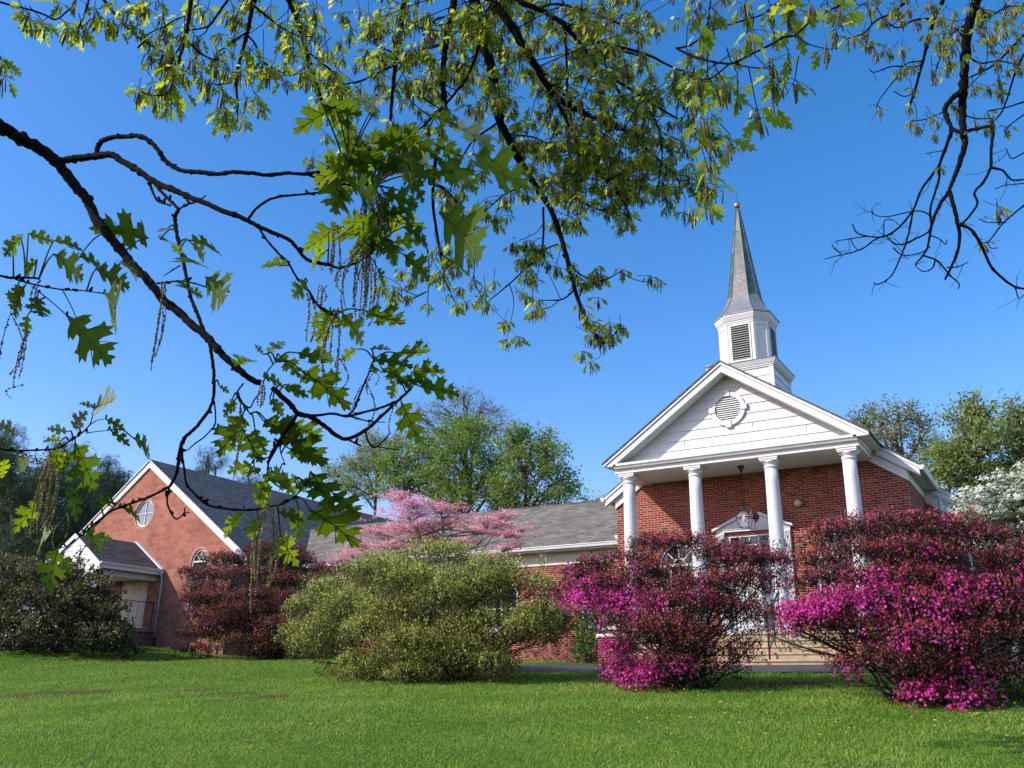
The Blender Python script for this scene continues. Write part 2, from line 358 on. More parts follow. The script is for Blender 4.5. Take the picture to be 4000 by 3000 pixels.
PATCH = [(95, 1501, 1.0, .95), (205, 1496, .42, .6), (420, 1493, .45, .45), (500, 1500, .42, .55), (590, 1505, .36, .4)]
for _i, _p in enumerate(PATCH): bed('bare_patch', *_p, BARE, .008, 20+_i)
# ------------------------------------------------------------------ church
XC = -7.156; RZ = 8.49; RK = .687; YW = 24.18
def rz(x): return RZ-RK*abs(x-XC)
church = thing('church', (XC, YW, .5), 'red brick church with white columned portico, pediment and tall grey steeple', 'church')
def arc(cx, cz, r, a0, a1, n=18): return [(cx+r*math.cos(a0+(a1-a0)*i/n), cz+r*math.sin(a0+(a1-a0)*i/n)) for i in range(n+1)]
def open_wall(mb, y, x0, x1, z0, top, ops, depth=.14, apex=None, m=0):
    """front face at y with openings (xa,xb,zb,zt,arched); reveals go back by depth"""
    def strip(a, b_, za_f):
        pts = [(a, za_f[0]), (b_, za_f[1])]
        t = [(b_, top(b_))]
        if apex is not None and a < apex < b_: t.append((apex, top(apex)))
        t.append((a, top(a))); return pts+t
    cur = x0
    for xa, xb, zb, zt, arched in ops:
        mb.face([(x, y, z) for x, z in strip(cur, xa, (z0, z0))], m)
        if zb > z0: mb.face([(xa, y, z0), (xb, y, z0), (xb, y, zb), (xa, y, zb)], m)
        if arched:
            c = (xa+xb)/2; r = (xb-xa)/2; A = arc(c, zt, r, math.pi, 0)
            h = len(A)//2; tc = (c, top(c))
            mb.face([(x, y, z) for x, z in A[:h+1]+[tc, (xa, top(xa))]], m)
            mb.face([(x, y, z) for x, z in A[h:]+[(xb, top(xb)), tc]], m)
            loop = [(xb, zb), (xa, zb)]+A
        else:
            mb.face([(x, y, z) for x, z in strip(xa, xb, (zt, zt))], m); loop = [(xa, zb), (xa, zt), (xb, zt), (xb, zb)]
        for i in range(len(loop)):
            p, q = loop[i], loop[(i+1) % len(loop)]
            mb.face([(p[0], y, p[1]), (q[0], y, q[1]), (q[0], y+depth, q[1]), (p[0], y+depth, p[1])], m)
        cur = xb
    mb.face([(x, y, z) for x, z in strip(cur, x1, (z0, z0))], m)
FL = 1.32                                               # porch floor
WX = 2.198                                              # window axis from the centre line
mb = MB()
open_wall(mb, YW, XC-4.075, XC+4.075, .2, lambda x: rz(x)-.2, [(XC-WX-.61, XC-WX+.61, 2.15, 3.353, True), (XC-.93, XC+.93, FL, 4.05, False), (XC+WX-.61, XC+WX+.61, 2.15, 3.353, True)], apex=XC)
for s in (-1, 1):
    x = XC+s*4.075; mb.face([(x, YW, .2), (x, 26.96, .2), (x, 26.96, rz(x)-.2), (x, YW, rz(x)-.2)])
    x2 = XC+s*4.95; mb.face([(x, 26.96, .2), (x2, 26.96, .2), (x2, 26.96, rz(x2)-.15), (x, 26.96, rz(x)-.15)])
    mb.face([(x2, 26.96, .2), (x2, 46, .2), (x2, 46, rz(x2)-.15), (x2, 26.96, rz(x2)-.15)])
mb.face([(XC-4.95, 46, .2), (XC+4.95, 46, .2), (XC+4.95, 46, rz(XC+4.95)-.15), (XC, 46, RZ-.15), (XC-4.95, 46, rz(XC+4.95)-.15)])
mb.build('wall', BRICK, church)
def vslab(mb, xa, za, xb, zb, th, y0, y1, m=0):           # a board along a slope, vertical thickness th
    mb.prism_y([(xa, za), (xb, zb), (xb, zb-th), (xa, za-th)], y0, y1, m)
mb = MB()
for s in (-1, 1):
    for (hw, y0, y1) in ((3.60, 22.24, 24.0), (4.46, 24.0, 26.9), (5.34, 26.9, 46.2)):
        xe = XC+s*hw; vslab(mb, XC, RZ+.02, xe, rz(xe)+.02, .05, y0, y1)
roof = mb.build('roof', SHINGLE_DARK, church)
# rakes, fascias, soffits
mb = MB()
for s in (-1, 1):
    X = lambda h: XC+s*h
    # portico rake: crown, then fascia, with the level return at the foot
    vslab(mb, XC, RZ-.034, X(3.57), rz(X(3.57))-.034, .075, 22.262, 22.42)
    mb.prism_y([(XC, RZ-.111), (X(3.545), rz(X(3.545))-.111), (X(3.545), 5.93), (X(3.20), 5.93), (X(3.20), rz(X(3.20))-.31), (XC, RZ-.31)], 22.30, 22.70)
    # underside of the overhang between fascia and tympanum is the prism itself; eave side boards
    mb.prism_x([(22.70, 5.965), (24.02, 5.965), (24.02, 6.045), (22.70, 6.045)], X(3.545), X(3.50))
    mb.box(*sorted((X(3.50), X(3.24))), 22.70, 24.15, 5.955, 5.985)
    # nave front rake and frieze
    xe = X(4.40)
    vslab(mb, X(3.40), rz(X(3.40))-.034, xe, rz(xe)-.034, .07, 24.00, 24.16)
    vslab(mb, X(3.40), rz(X(3.40))-.106, X(4.38), rz(X(4.38))-.106, .19, 24.03, 24.17)
    mb.prism_y([(X(3.0), rz(X(3.0))-.25), (X(4.09), rz(X(4.09))-.25), (X(4.09), rz(X(4.09))-.58), (X(3.0), rz(X(3.0))-.58)], 24.13, YW+.02)
    # nave side eave: soffit, frieze
    mb.box(*sorted((X(4.075), X(4.40))), 24.05, 26.95, 5.36, 5.39)
    mb.box(*sorted((X(4.40), X(4.37))), 24.05, 26.95, 5.36, 5.46)
    mb.box(*sorted((X(4.072), X(4.10))), YW-.02, 26.95, 5.10, 5.355)
    # rear body rake
    x5 = X(5.32)
    vslab(mb, X(4.3), rz(X(4.3))-.034, x5, rz(x5)-.034, .07, 26.86, 27.0)
    vslab(mb, X(4.08), rz(X(4.08))-.106, x5, rz(x5)-.106, .2, 26.885, 26.99)
    vslab(mb, X(4.08), rz(X(4.08))-.30, X(4.98), rz(X(4.98))-.30, .36, 26.93, 26.985)
    mb.box(*sorted((X(4.95), X(5.30))), 26.99, 46, 4.78, 4.81)
mb.build('eaves_trim', WHITE, church)
for s in (-1, 1):
    for (hx, y0, y1) in ((4.40, 23.98, 26.99), (5.32, 26.88, 46)):
        mb = MB(); x = XC+s*hx; z = rz(x)-.03; w = .11*s
        mb.prism_y([(x, z-.11), (x+w*.6, z-.11), (x+w, z-.03), (x+w, z+.0), (x, z)], y0, y1); mb.build('gutter', METAL_W, church)
mb = MB(); a = np.array([XC+4.46, 26.93, 5.32])
mb.tube([a+(0, 0, .05), a, a+(.0, .02, -.45), a+(.03, .02, -.9), a+(.16, .03, -1.14), a+(.45, .05, -1.28), a+(.52, .05, -1.4), a+(.52, .05, -4.6)], .045, 10)
mb.build('downspout', METAL_W, church)
# tympanum with lapped boards
mb = MB(); yt = 22.74
zs = np.arange(6.0, 8.4, .262)
for i, z in enumerate(zs):
    z1 = min(z+.262, RZ-.2); h0 = min(3.3, (RZ-.15-z)/RK); h1 = max(.02, min(3.3, (RZ-.15-z1)/RK))
    mb.face([(XC-h0, yt-.022, z), (XC+h0, yt-.022, z), (XC+h1, yt, z1), (XC-h1, yt, z1)])
    mb.face([(XC-h0, yt, z), (XC+h0, yt, z), (XC+h0, yt-.022, z), (XC-h0, yt-.022, z)])
tymp = mb.build('pediment', WHITE2, church)
for xa, za in ((XC+.62, 6.54), (XC+2.0, 6.28), (XC-1.3, 6.28), (XC+1.4, 7.06)):
    mb = MB(); mb.box(xa-.004, xa+.004, yt-.024, yt-.01, za, za+.25); mb.build('board_joint', WHITE, tymp)
mb = MB(); mb.box(XC-3.20, XC+3.20, 22.30, 22.76, 5.978, 5.999); mb.build('flashing', COPPER, church)
# round vent
vent = MB(); vz = 7.235
def ring(mb, cx, cz, r0, r1, y0, y1, n=40, m=0):
    A = arc(cx, cz, r0, 0, 2*math.pi, n)[:-1]; B = arc(cx, cz, r1, 0, 2*math.pi, n)[:-1]
    V = [(x, y0, z) for x, z in A]+[(x, y0, z) for x, z in B]+[(x, y1, z) for x, z in A]+[(x, y1, z) for x, z in B]
    Fs = []
    for i in range(n):
        j = (i+1) % n; Fs += [(i, j, n+j, n+i), (n+i, n+j, 3*n+j, 3*n+i), (i, 2*n+i, 2*n+j, j), (2*n+i, 3*n+i, 3*n+j, 2*n+j)]
    mb.mesh(V, Fs, m)
ring(vent, XC, vz, .36, .475, yt-.07, yt)
for a in range(4):
    c, s_ = round(math.cos(a*math.pi/2)), round(math.sin(a*math.pi/2))
    if c: vent.box(*sorted((XC+c*.352, XC+c*.525)), yt-.095, yt, vz-.075, vz+.075)
    else: vent.box(XC-.075, XC+.075, yt-.095, yt, *sorted((vz+s_*.352, vz+s_*.525)))
vo = vent.build('round_vent', WHITE2, church)
mb = MB(); mb.prism_y(arc(XC, vz, .362, 0, 2*math.pi, 40)[:-1], yt-.026, yt-.03); mb.build('vent_backing', CONC_GREY, vo)
mb = MB()
for i in range(12):
    z = vz-.33+i*.06; h = math.sqrt(max(.0, .35**2-(z+.02-vz)**2))
    if h > .05: mb.mesh([(XC-h, yt-.068, z), (XC+h, yt-.068, z), (XC+h, yt-.03, z+.042), (XC-h, yt-.03, z+.042), (XC-h, yt-.060, z-.006), (XC+h, yt-.060, z-.006), (XC+h, yt-.024, z+.036), (XC-h, yt-.024, z+.036)], [(0,1,2,3),(7,6,5,4),(0,4,5,1),(2,6,7,3)])
mb.build('slats', WHITE2, vo)
# entablature
mb = MB(); e0 = XC-3.28; e1 = XC+3.28
mb.prism_x([(22.30, 5.93), (22.30, 5.977), (22.9, 5.977), (22.9, 5.73), (22.44, 5.73), (22.44, 5.845), (22.36, 5.855), (22.335, 5.9)], e0, e1)
for x in (e0, e1-.36):
    mb.prism_y([(x, 5.733), (x+.36, 5.733), (x+.36, 5.952), (x, 5.952)], 22.9, 24.17)
    mb.box(x-.0 if x > XC else x-.03, x+.39 if x > XC else x+.36, 22.442, 24.165, 5.85, 5.953)
mb.build('entablature', WHITE, church)
mb = MB(); mb.box(e0+.361, e1-.361, 22.9, 24.178, 5.752, 5.79); mb.build('portico_ceiling', WHITE, church)
# columns
for xo in (-2.976, -1.033, 1.033, 2.976):
    cx = XC+xo; cy = 22.70; c = (cx, cy, 0)
    mb = MB(); prof = [(.19, FL+.20)]+[(.19-.024*((i/10)**1.6), FL+.2+(5.46-FL-.2)*i/10) for i in range(1, 11)]
    mb.lathe(prof, c, 32); col = mb.build('column', WHITE, church)
    mb = MB(); mb.lathe([(.166, 5.455), (.185, 5.465), (.19, 5.48), (.185, 5.495), (.168, 5.505), (.168, 5.545), (.178, 5.552), (.18, 5.56), (.21, 5.585), (.228, 5.61), (.23, 5.632)], c, 32)
    mb.box(cx-.228, cx+.228, cy-.228, cy+.228, 5.632, 5.675); mb.box(cx-.243, cx+.243, cy-.243, cy+.243, 5.675, 5.728)
    mb.build('capital', WHITE, col)
    mb = MB(); mb.lathe([(.25, FL+.08), (.262, FL+.1), (.262, FL+.13), (.25, FL+.15), (.21, FL+.165), (.205, FL+.185), (.19, FL+.2)], c, 32); mb.box(cx-.26, cx+.26, cy-.26, cy+.26, FL+.002, FL+.08)
    mb.build('base', WHITE, col)
# porch floor
mb = MB(); mb.box(XC-2.68, XC+2.68, 22.32, 24.179, .2, FL); mb.box(XC-3.3, XC-2.68, 22.32, 24.179, .2, FL-.003); mb.box(XC+2.68, XC+3.3, 22.32, 24.179, .2, FL-.003); mb.build('porch_floor', CONC_GREY, church)
# windows
def arch_window(x, parent, y=YW, r=.61, zb=2.15, zt=3.353, frame=WHITE, glass=GLASS, brickring=True, plain=False):
    loop = [(x+r, zb), (x-r, zb)]+arc(x, zt, r, math.pi, 0); fr = MB()
    ri = r-.07
    A = [(x-r, zb), (x-r, zt)]+arc(x, zt, r, math.pi, 0)[1:-1]+[(x+r, zt), (x+r, zb)]
    B = [(x-ri, zb), (x-ri, zt)]+arc(x, zt, ri, math.pi, 0)[1:-1]+[(x+ri, zt), (x+ri, zb)]
    for i in range(len(A)-1):
        p, q, p2, q2 = A[i], A[i+1], B[i], B[i+1]
        for yy in (y+.04,):
            fr.face([(p[0], yy, p[1]), (q[0], yy, q[1]), (q2[0], yy, q2[1]), (p2[0], yy, p2[1])])
        fr.face([(p2[0], y+.04, p2[1]), (q2[0], y+.04, q2[1]), (q2[0], y+.11, q2[1]), (p2[0], y+.11, p2[1])])
    fr.box(x-ri, x+ri, y+.045, y+.11, zb, zb+.07); fr.box(x-ri, x+ri, y+.05, y+.10, zt-.045, zt+.025)
    w = fr.build('window', frame, parent)
    g = MB(); g.prism_y([(x-ri, zb+.07), (x+ri, zb+.07), (x+ri, zt)]+arc(x, zt, ri, 0, math.pi)[1:-1]+[(x-ri, zt)], y+.10, y+.105); g.build('pane', glass, w)
    mu = MB(); ym0, ym1 = y+.07, y+.098
    for k in ((-1, 0, 1) if not plain else ()): mu.box(x+k*ri*.5-.014, x+k*ri*.5+.014, ym0, ym1, zb+.07, zt-.045)
    nz = max(2, int((zt-zb)/.32))
    for k in (range(1, nz) if not plain else ()): z = zb+.07+(zt-zb-.1)*k/nz; mu.box(x-ri, x+ri, ym0+.002, ym1-.002, z-.014, z+.014)
    for a in (45, 90, 135):
        c, s_ = math.cos(rad(a)), math.sin(rad(a)); d = .013
        mu.mesh([(x+c*ri*.35+s_*d, ym0, zt+s_*ri*.35-c*d), (x+c*ri*.99+s_*d, ym0, zt+s_*ri*.99-c*d), (x+c*ri*.99-s_*d, ym0, zt+s_*ri*.99+c*d), (x+c*ri*.35-s_*d, ym0, zt+s_*ri*.35+c*d)], [(0, 1, 2, 3)])
    P = arc(x, zt, ri*.36, math.pi, 0, 12); Q = arc(x, zt, ri*.30, math.pi, 0, 12)
    for i in range(12): mu.face([(P[i][0], ym0, P[i][1]), (P[i+1][0], ym0, P[i+1][1]), (Q[i+1][0], ym0, Q[i+1][1]), (Q[i][0], ym0, Q[i][1])])
    mu.build('muntins', frame, w)
    return w
for s in (-1, 1):
    arch_window(XC+s*WX, church)
    mb = MB(); x = XC+s*WX; nb = 34
    for i in range(nb):
        a0 = math.pi*(i+.06)/nb; a1 = math.pi*(i+.94)/nb
        mb.prism_y([(x+r_*math.cos(a), 3.353+r_*math.sin(a)) for r_, a in ((.617, a0), (.832, a0), (.832, a1), (.617, a1))], YW-.014, YW+.02)
    pa = mb.build('brick_arch', simple('arch_brick', (.36, .10, .05), .85, .25, 5.0, .2), church)
    mb = MB(); mb.prism_y(arc(x, 3.353, .84, 0, math.pi, 30)+arc(x, 3.353, .612, math.pi, 0, 30), YW-.006, YW+.01); mb.build('mortar_bed', simple('arch_mortar', (.58, .42, .30), .9), pa)
    mb = MB(); mb.box(x-.7, x+.7, YW-.05, YW+.03, 2.07, 2.147); mb.build('window_sill', CONCRETE, church)
# doorway
mb = MB(); yd = YW-.10
for s in (-1, 1):
    a, c = sorted((XC+s*.80, XC+s*1.02)); mb.box(a, c, yd+.03, YW+.02, FL+.15, 4.14); mb.box(a-.02, c+.02, yd, YW+.01, FL+.003, FL+.15)
    for k in range(5): mb.box(a+.018+k*.042, a+.038+k*.042, yd+.005, yd+.031, FL+.3, 4.08)
mb.box(XC-1.03, XC+1.03, yd+.02, YW+.01, 4.142, 4.19)
HZ = lambda t: 4.21+.44*(1.09-t)
for s in (-1, 1):
    ar = [(XC+s*.235*math.sin(t), 4.52-.21*math.cos(t)) for t in np.linspace(.45, 2.0, 12)]
    pl = [(XC+s*.1, 4.192), (XC+s*1.04, 4.192), (XC+s*1.04, HZ(1.04)-.05), (XC+s*.235, HZ(.235)-.05)]+ar[::-1][:]
    mb.prism_y(pl, yd+.0, YW+.005)
    mb.prism_y([(XC+s*1.11, HZ(1.11)-.03), (XC+s*1.11, HZ(1.11)+.03), (XC+s*.20, HZ(.20)+.035), (XC+s*.215, HZ(.215)-.05)], yd-.07, YW+.003)
mb.box(XC-.09, XC+.09, yd-.03, YW+.006, 4.192, 4.43)
dw = mb.build('door_surround', WHITE, church)
mb = MB(); mb.lathe([(.05, 4.43), (.055, 4.445), (.025, 4.46), (.03, 4.48), (.062, 4.53), (.068, 4.57), (.05, 4.60), (.03, 4.615), (.035, 4.63), (.02, 4.65), (.005, 4.68)], (XC, yd+.02, 0), 16); mb.build('urn_finial', WHITE, dw)
mb = MB(); yf = YW+.06
mb.box(XC-.80, XC-.66, yf-.03, yf+.05, FL, 4.05); mb.box(XC+.66, XC+.80, yf-.03, yf+.05, FL, 4.05); mb.box(XC-.66, XC+.66, yf-.03, yf+.05, 4.0, 4.05); mb.box(XC-.66, XC+.66, yf-.03, yf+.05, 3.44, 3.54)
tr = mb.build('transom_window', WHITE, church)
mb = MB(); mb.box(XC-.66, XC+.66, yf+.03, yf+.04, 3.54, 4.0); mb.build('pane', GLASS, tr)
mb = MB()
for k in range(1, 5): x = XC-.66+k*1.32/5; mb.box(x-.013, x+.013, yf-.005, yf+.028, 3.54, 4.0)
mb.box(XC-.66, XC+.66, yf-.003, yf+.026, 3.757, 3.783); mb.build('muntins', WHITE, tr)
for s in (-1, 1):
    mb = MB(); a, c = sorted((XC+s*.004, XC+s*.658)); mb.box(a, c, yf+.01, yf+.05, FL+.01, 3.438)
    for (z0, z1) in ((FL+.2, FL+.75), (FL+.85, FL+1.4), (FL+1.5, FL+2.0)):
        for (p, q) in ((a+.08, (a+c)/2-.03), ((a+c)/2+.03, c-.08)): mb.box(p, q, yf-.008, yf+.012, z0, z1)
    d = mb.build('door', WHITE, church, .006)
    mb = MB(); x = XC+s*.06; mb.tube([(x, yf+.01, FL+.95), (x, yf-.05, FL+.95)], .012, 8); mb.lathe([(.0, -.03), (.024, -.02), (.03, 0), (.024, .02), (0, .03)], (x, yf-.06, FL+.95), 10); mb.build('handle', GOLD, d)
# steeple
YS = 25.114
def octo(H, w, z): return [(XC-w, YS-H, z), (XC+w, YS-H, z), (XC+H, YS-w, z), (XC+H, YS+w, z), (XC+w, YS+H, z), (XC-w, YS+H, z), (XC-H, YS+w, z), (XC-H, YS-w, z)]
def loft(mb, rings, m=0, smooth=False, cap=True):
    V = [p for r_ in rings for p in r_]; n_ = len(rings[0]); Fs = []
    for j in range(len(rings)-1):
        for i in range(n_): k_ = (i+1) % n_; Fs.append((j*n_+i, j*n_+k_, (j+1)*n_+k_, (j+1)*n_+i))
    if cap: Fs += [tuple(range(n_-1, -1, -1)), tuple(range((len(rings)-1)*n_, len(rings)*n_))]
    mb.mesh(V, Fs, m, smooth)
def sq(h, z): return [(XC-h, YS-h, z), (XC+h, YS-h, z), (XC+h, YS+h, z), (XC-h, YS+h, z)]
mb = MB(); B0 = .925
for i in range(7):
    z = 7.3+i*.25; loft(mb, [sq(B0-.012+.018, z), sq(B0-.012, z+.25)], cap=True)
for sx in (-1, 1):
    for sy in (-1, 1):
        mb.box(*sorted((XC+sx*(B0+.012), XC+sx*(B0-.10))), *sorted((YS+sy*(B0+.012), YS+sy*(B0-.10))), 7.3, 8.86)
loft(mb, [sq(B0+.02, 8.80), sq(B0+.02, 8.845), sq(B0+.045, 8.85), sq(B0+.045, 8.885), sq(B0+.06, 8.89), sq(B0+.09, 8.95), sq(B0+.115, 9.0), sq(B0+.12, 9.02)])
steeple = mb.build('steeple', WHITE2, church)
mb = MB(); loft(mb, [sq(B0+.135, 9.022), sq(B0+.135, 9.036), sq(.78, 9.12)]); mb.build('base_cap', simple('lead_sheet', (.12, .125, .125), .55, .2, 6.0), steeple)
mb = MB(); HB, WB = .745, .405
loft(mb, [octo(HB, WB, 9.05), octo(HB, WB, 10.40)])
loft(mb, [octo(HB+.02, WB+.012, 10.36), octo(HB+.02, WB+.012, 10.405), octo(HB+.035, WB+.02, 10.41), octo(HB+.035, WB+.02, 10.45), octo(HB+.05, WB+.03, 10.455), octo(HB+.085, WB+.05, 10.54), octo(HB+.11, WB+.065, 10.60), octo(HB+.11, WB+.065, 10.635)])
O = octo(HB, WB, 0)
def on_face(i, a, b_, z, out):                            # point on octagon face i, a across from its middle
    p, q = np.array(O[i]), np.array(O[(i+1) % 8]); t = (q-p)/np.linalg.norm(q-p); nn = np.array([t[1], -t[0], 0])
    c = (p+q)/2+t*a+nn*out; return (c[0], c[1], z)
def fbox(mb, i, a0, a1, z0, z1, o0, o1, m=0):
    V = [on_face(i, a, 0, z, o) for z in (z0, z1) for (a, o) in ((a0, o0), (a1, o0), (a1, o1), (a0, o1))]
    mb.mesh(V, [(3,2,1,0),(4,5,6,7),(0,1,5,4),(1,2,6,5),(2,3,7,6),(3,0,4,7)], m)
for i in range(8):
    if i % 2 == 0:
        fbox(mb, i, -.31, -.27, 9.15, 10.34, .001, .022); fbox(mb, i, .27, .31, 9.15, 10.34, .001, .022); fbox(mb, i, -.27, .27, 10.29, 10.34, .001, .022); fbox(mb, i, -.27, .27, 9.15, 9.2, .001, .022)
        fbox(mb, i, -.405, -.375, 9.05, 10.36, .001, .012); fbox(mb, i, .375, .405, 9.05, 10.36, .001, .012)
    else:
        h = np.linalg.norm(np.array(O[i])-np.array(O[(i+1) % 8]))/2
        fbox(mb, i, -h, -h+.08, 9.05, 10.36, .001, .018); fbox(mb, i, h-.08, h, 9.05, 10.36, .001, .018); fbox(mb, i, -h+.08, h-.08, 10.27, 10.36, .001, .018); fbox(mb, i, -h+.08, h-.08, 9.05, 9.16, .001, .018)
mb.build('belfry', WHITE, steeple)
for i in (0, 2, 4, 6):
    mb = MB(); fbox(mb, i, -.268, .268, 9.2, 10.29, .002, .006, 1)
    for k in range(15):
        z = 9.215+k*.0715
        V = [on_face(i, a, 0, zz, o) for (zz, o) in ((z, .03), (z+.021, .03), (z+.029, .004), (z+.008, .004)) for a in (-.268, .268)]
        mb.mesh(V, [(0, 1, 3, 2), (2, 3, 5, 4)], 0); mb.mesh(V, [(6, 7, 1, 0)], 1)
    mb.build('louver', [LOUVER, LOUVER_SHADE], steeple)
m, n, l, b = mat('weathered_copper'); v = objvec(n); mp = n.new('ShaderNodeMapping'); mp.inputs['Scale'].default_value = (3, 3, .8); l.new(v, mp.inputs['Vector'])
t1 = noise(n, l, 1.6, 6, .65, mp.outputs[0]); t2 = noise(n, l, 30, 4, .7, v)
r1 = ramp(n, [(.32, (.055, .105, .095)), (.46, (.10, .125, .115)), (.58, (.165, .15, .135)), (.72, (.235, .21, .185))]); l.new(t1.outputs['Fac'], r1.inputs['Fac'])
r2 = ramp(n, [(.3, (.72,)*3), (.7, (1.25,)*3)]); l.new(t2.outputs['Fac'], r2.inputs['Fac'])
k = n.new('ShaderNodeMix'); k.data_type = 'RGBA'; k.blend_type = 'MULTIPLY'; k.inputs['Factor'].default_value = 1
l.new(r1.outputs['Color'], k.inputs['A']); l.new(r2.outputs['Color'], k.inputs['B']); l.new(k.outputs['Result'], b.inputs['Base Color'])
b.inputs['Roughness'].default_value = .5; b.inputs['Metallic'].default_value = .25; bump(n, l, t2.outputs['Fac'], .25, .01, b); SPIRE = m
PAN = [simple('copper_pan_a', (.17, .16, .15), .5, .3, 9, .1, .25), SPIRE, simple('lead_skirt', (.20, .215, .225), .5, .12, 4, .05, .1), simple('green_pan', (.07, .125, .115), .55, .3, 6, .1, .2)]
mb = MB(); PR = [(10.64, .87), (10.68, .865), (10.80, .76), (10.95, .65), (11.1, .565), (11.25, .505), (11.40, .455)]
HS = lambda z: .455-(z-11.40)/(14.56-11.40)*.40
ZS = [11.40, 12.17, 12.95, 13.72, 14.25, 14.56]
for j in range(len(PR)-1):
    A, B = octo(PR[j][1], PR[j][1]*.565, PR[j][0]), octo(PR[j+1][1], PR[j+1][1]*.565, PR[j+1][0])
    for i in range(8): mb.face([A[i], A[(i+1) % 8], B[(i+1) % 8], B[i]], 2)
for j in range(len(ZS)-1):
    A, B = octo(HS(ZS[j]), HS(ZS[j])*.55, ZS[j]), octo(HS(ZS[j+1])-.006, (HS(ZS[j+1])-.006)*.55, ZS[j+1])
    for i in range(8): mb.face([A[i], A[(i+1) % 8], B[(i+1) % 8], B[i]], (1 if i == 0 else 3 if i % 2 else 1) if (i+j) % 3 else 0)
mb.face(octo(PR[0][1], PR[0][1]*.565, PR[0][0])[::-1], 2)
spire = mb.build('spire', PAN, steeple)
mb = MB()
for i in range(8):
    mb.tube([octo(h, h*.56, z)[i] for z, h in [(z_, h_+.003) for z_, h_ in PR]+[(z_, HS(z_)+.002) for z_ in ZS[1:]]], .011, 5)
mb.build('spire_seams', PAN[3], steeple)
mb = MB(); mb.lathe([(.055*math.sin(t)*2, -.11*math.cos(t)) for t in np.linspace(.02, 3.12, 14)], (XC, YS, 14.70), 20); mb.lathe([(.04, -.17), (.03, -.1)], (XC, YS, 14.70), 12); ball = mb.build('ball_finial', GOLD, steeple)
mb = MB(); mb.tube([(XC, YS, 14.80), (XC, YS, 15.25)], .006, 5); mb.build('lightning_rod', IRON, steeple)
mb = MB(); p = at_y(2777, 1436, 25.2); mb.lathe([(.10, -.5), (.10, 0), (.14, .005), (.14, .05), (.10, .06)], (p[0], p[1], p[2]), 12); mb.build('roof_vent', LOUVER, church)
# steps
steps = thing('steps', (XC, 21, .5), 'wide tan concrete steps rising to the church portico', 'steps')
mb = MB(); zz = np.linspace(.50, FL, 6); s0, s1 = XC-2.678, XC+2.678
for i in range(5):
    y0 = 20.98+i*.27; mb.box(s0, s1, y0, 22.318-.0*i, zz[i] if i else .2, zz[i+1]-.001*(4-i) if i < 4 else FL-.004)
mb.build('risers', CONCRETE, steps, .004)
for i in range(5):
    mb = MB(); y0 = 20.98+i*.27; z1 = zz[i+1]+(.004 if i == 4 else 0); mb.box(s0+.003, s1-.003, y0-.028, y0+.262, z1-.045, z1+.003); mb.build('tread', simple('tread_concrete', (.47-.02*(i % 2), .37, .25-.015*(i % 3)), .85, .22, 2.5+i, .25), steps, .012)
mb = MB(); RUST = simple('rust_stain', (.30, .13, .04), .9, .4, 25); mb.box(-6.13, -6.03, 20.972, 20.981, .505, .66); mb.build('rust_stain', RUST, steps)
for s, lab in ((-1, 'red brick cheek pier with white cap left of the church steps'), (1, 'low red brick cheek pier right of the church steps behind the largest azalea')):
    p = thing('brick_pier', (XC+s*2.93, 21, .5), lab, 'pier', 'brick piers flanking the church steps')
    a, c = XC+s*2.682, XC+s*3.18; a, c = min(a, c), max(a, c)
    mb = MB(); mb.box(a, c, 20.95, 22.318, .2, 1.21); mb.build('shaft', BRICK, p)
    mb = MB(); mb.box(a-.035, c+.035, 20.90, 22.316, 1.212, 1.30); mb.build('cap', WHITE, p, .02)
hr = thing('handrail', (-6.08, 21.1, .66), 'dark iron handrail standing on the tan church steps', 'handrail')
mb = MB(); xr = -6.08
top = lambda y: .66+.93+(y-21.1)*.607
for ya, za, r_ in ((21.1, .655, .022), (22.2, FL-.01, .02), (21.65, 1.0, .014)):
    mb = MB(); mb.tube([(xr, ya, za), (xr, ya, top(ya))], r_, 8); mb.build('post', IRON, hr)
mb = MB(); mb.tube([(xr, 21.02, top(21.1)-.1), (xr, 21.06, top(21.1)-.02), (xr, 21.12, top(21.12)), (xr, 22.25, top(22.25))], .024, 8); mb.tube([(xr, 21.1, .86), (xr, 22.2, .86+1.1*.607)], .013, 6); mb.build('rails', IRON, hr)
mb = MB()
for k in range(1, 9): y = 21.1+k*.122; mb.tube([(xr, y, .86+(y-21.1)*.607), (xr, y, top(y))], .0085, 6)
mb.build('balusters', IRON, hr)
# lantern
lx, ly = -7.085, 23.25
lan = thing('hanging_lantern', (lx, ly, 4.1), 'black iron lantern with clear glass hanging from the portico ceiling', 'lantern')
mb = MB(); mb.lathe([(.03, 5.58), (.045, 5.62), (.05, 5.66), (.085, 5.70), (.09, 5.75)], (lx, ly, 0), 16); mb.build('canopy', IRON, lan)
mb = MB(); mb.tube([(lx, ly, 5.6), (lx, ly, 4.60)], .014, 6); mb.build('stem', simple('brown_rod', (.06, .02, .016), .5), lan)
def lsq(h, z): return [(lx-h, ly-h*.9, z), (lx+h, ly-h*.9, z), (lx+h, ly+h*.9, z), (lx-h, ly+h*.9, z)]
mb = MB(); A, M_, B = lsq(.105, 4.08), lsq(.185, 4.34), lsq(.09, 4.50)
for R in (A, M_, B):
    for i in range(4): mb.tube([R[i], R[(i+1) % 4]], .011, 5)
for i in range(4): mb.tube([A[i], M_[i]], .010, 5); mb.tube([M_[i], B[i]], .010, 5)
loft(mb, [lsq(.10, 4.50), lsq(.03, 4.58), lsq(.03, 4.60)]); mb.lathe([(.06, 4.59), (.05, 4.61), (.012, 4.63)], (lx, ly, 0), 12); mb.build('cage', IRON, lan)
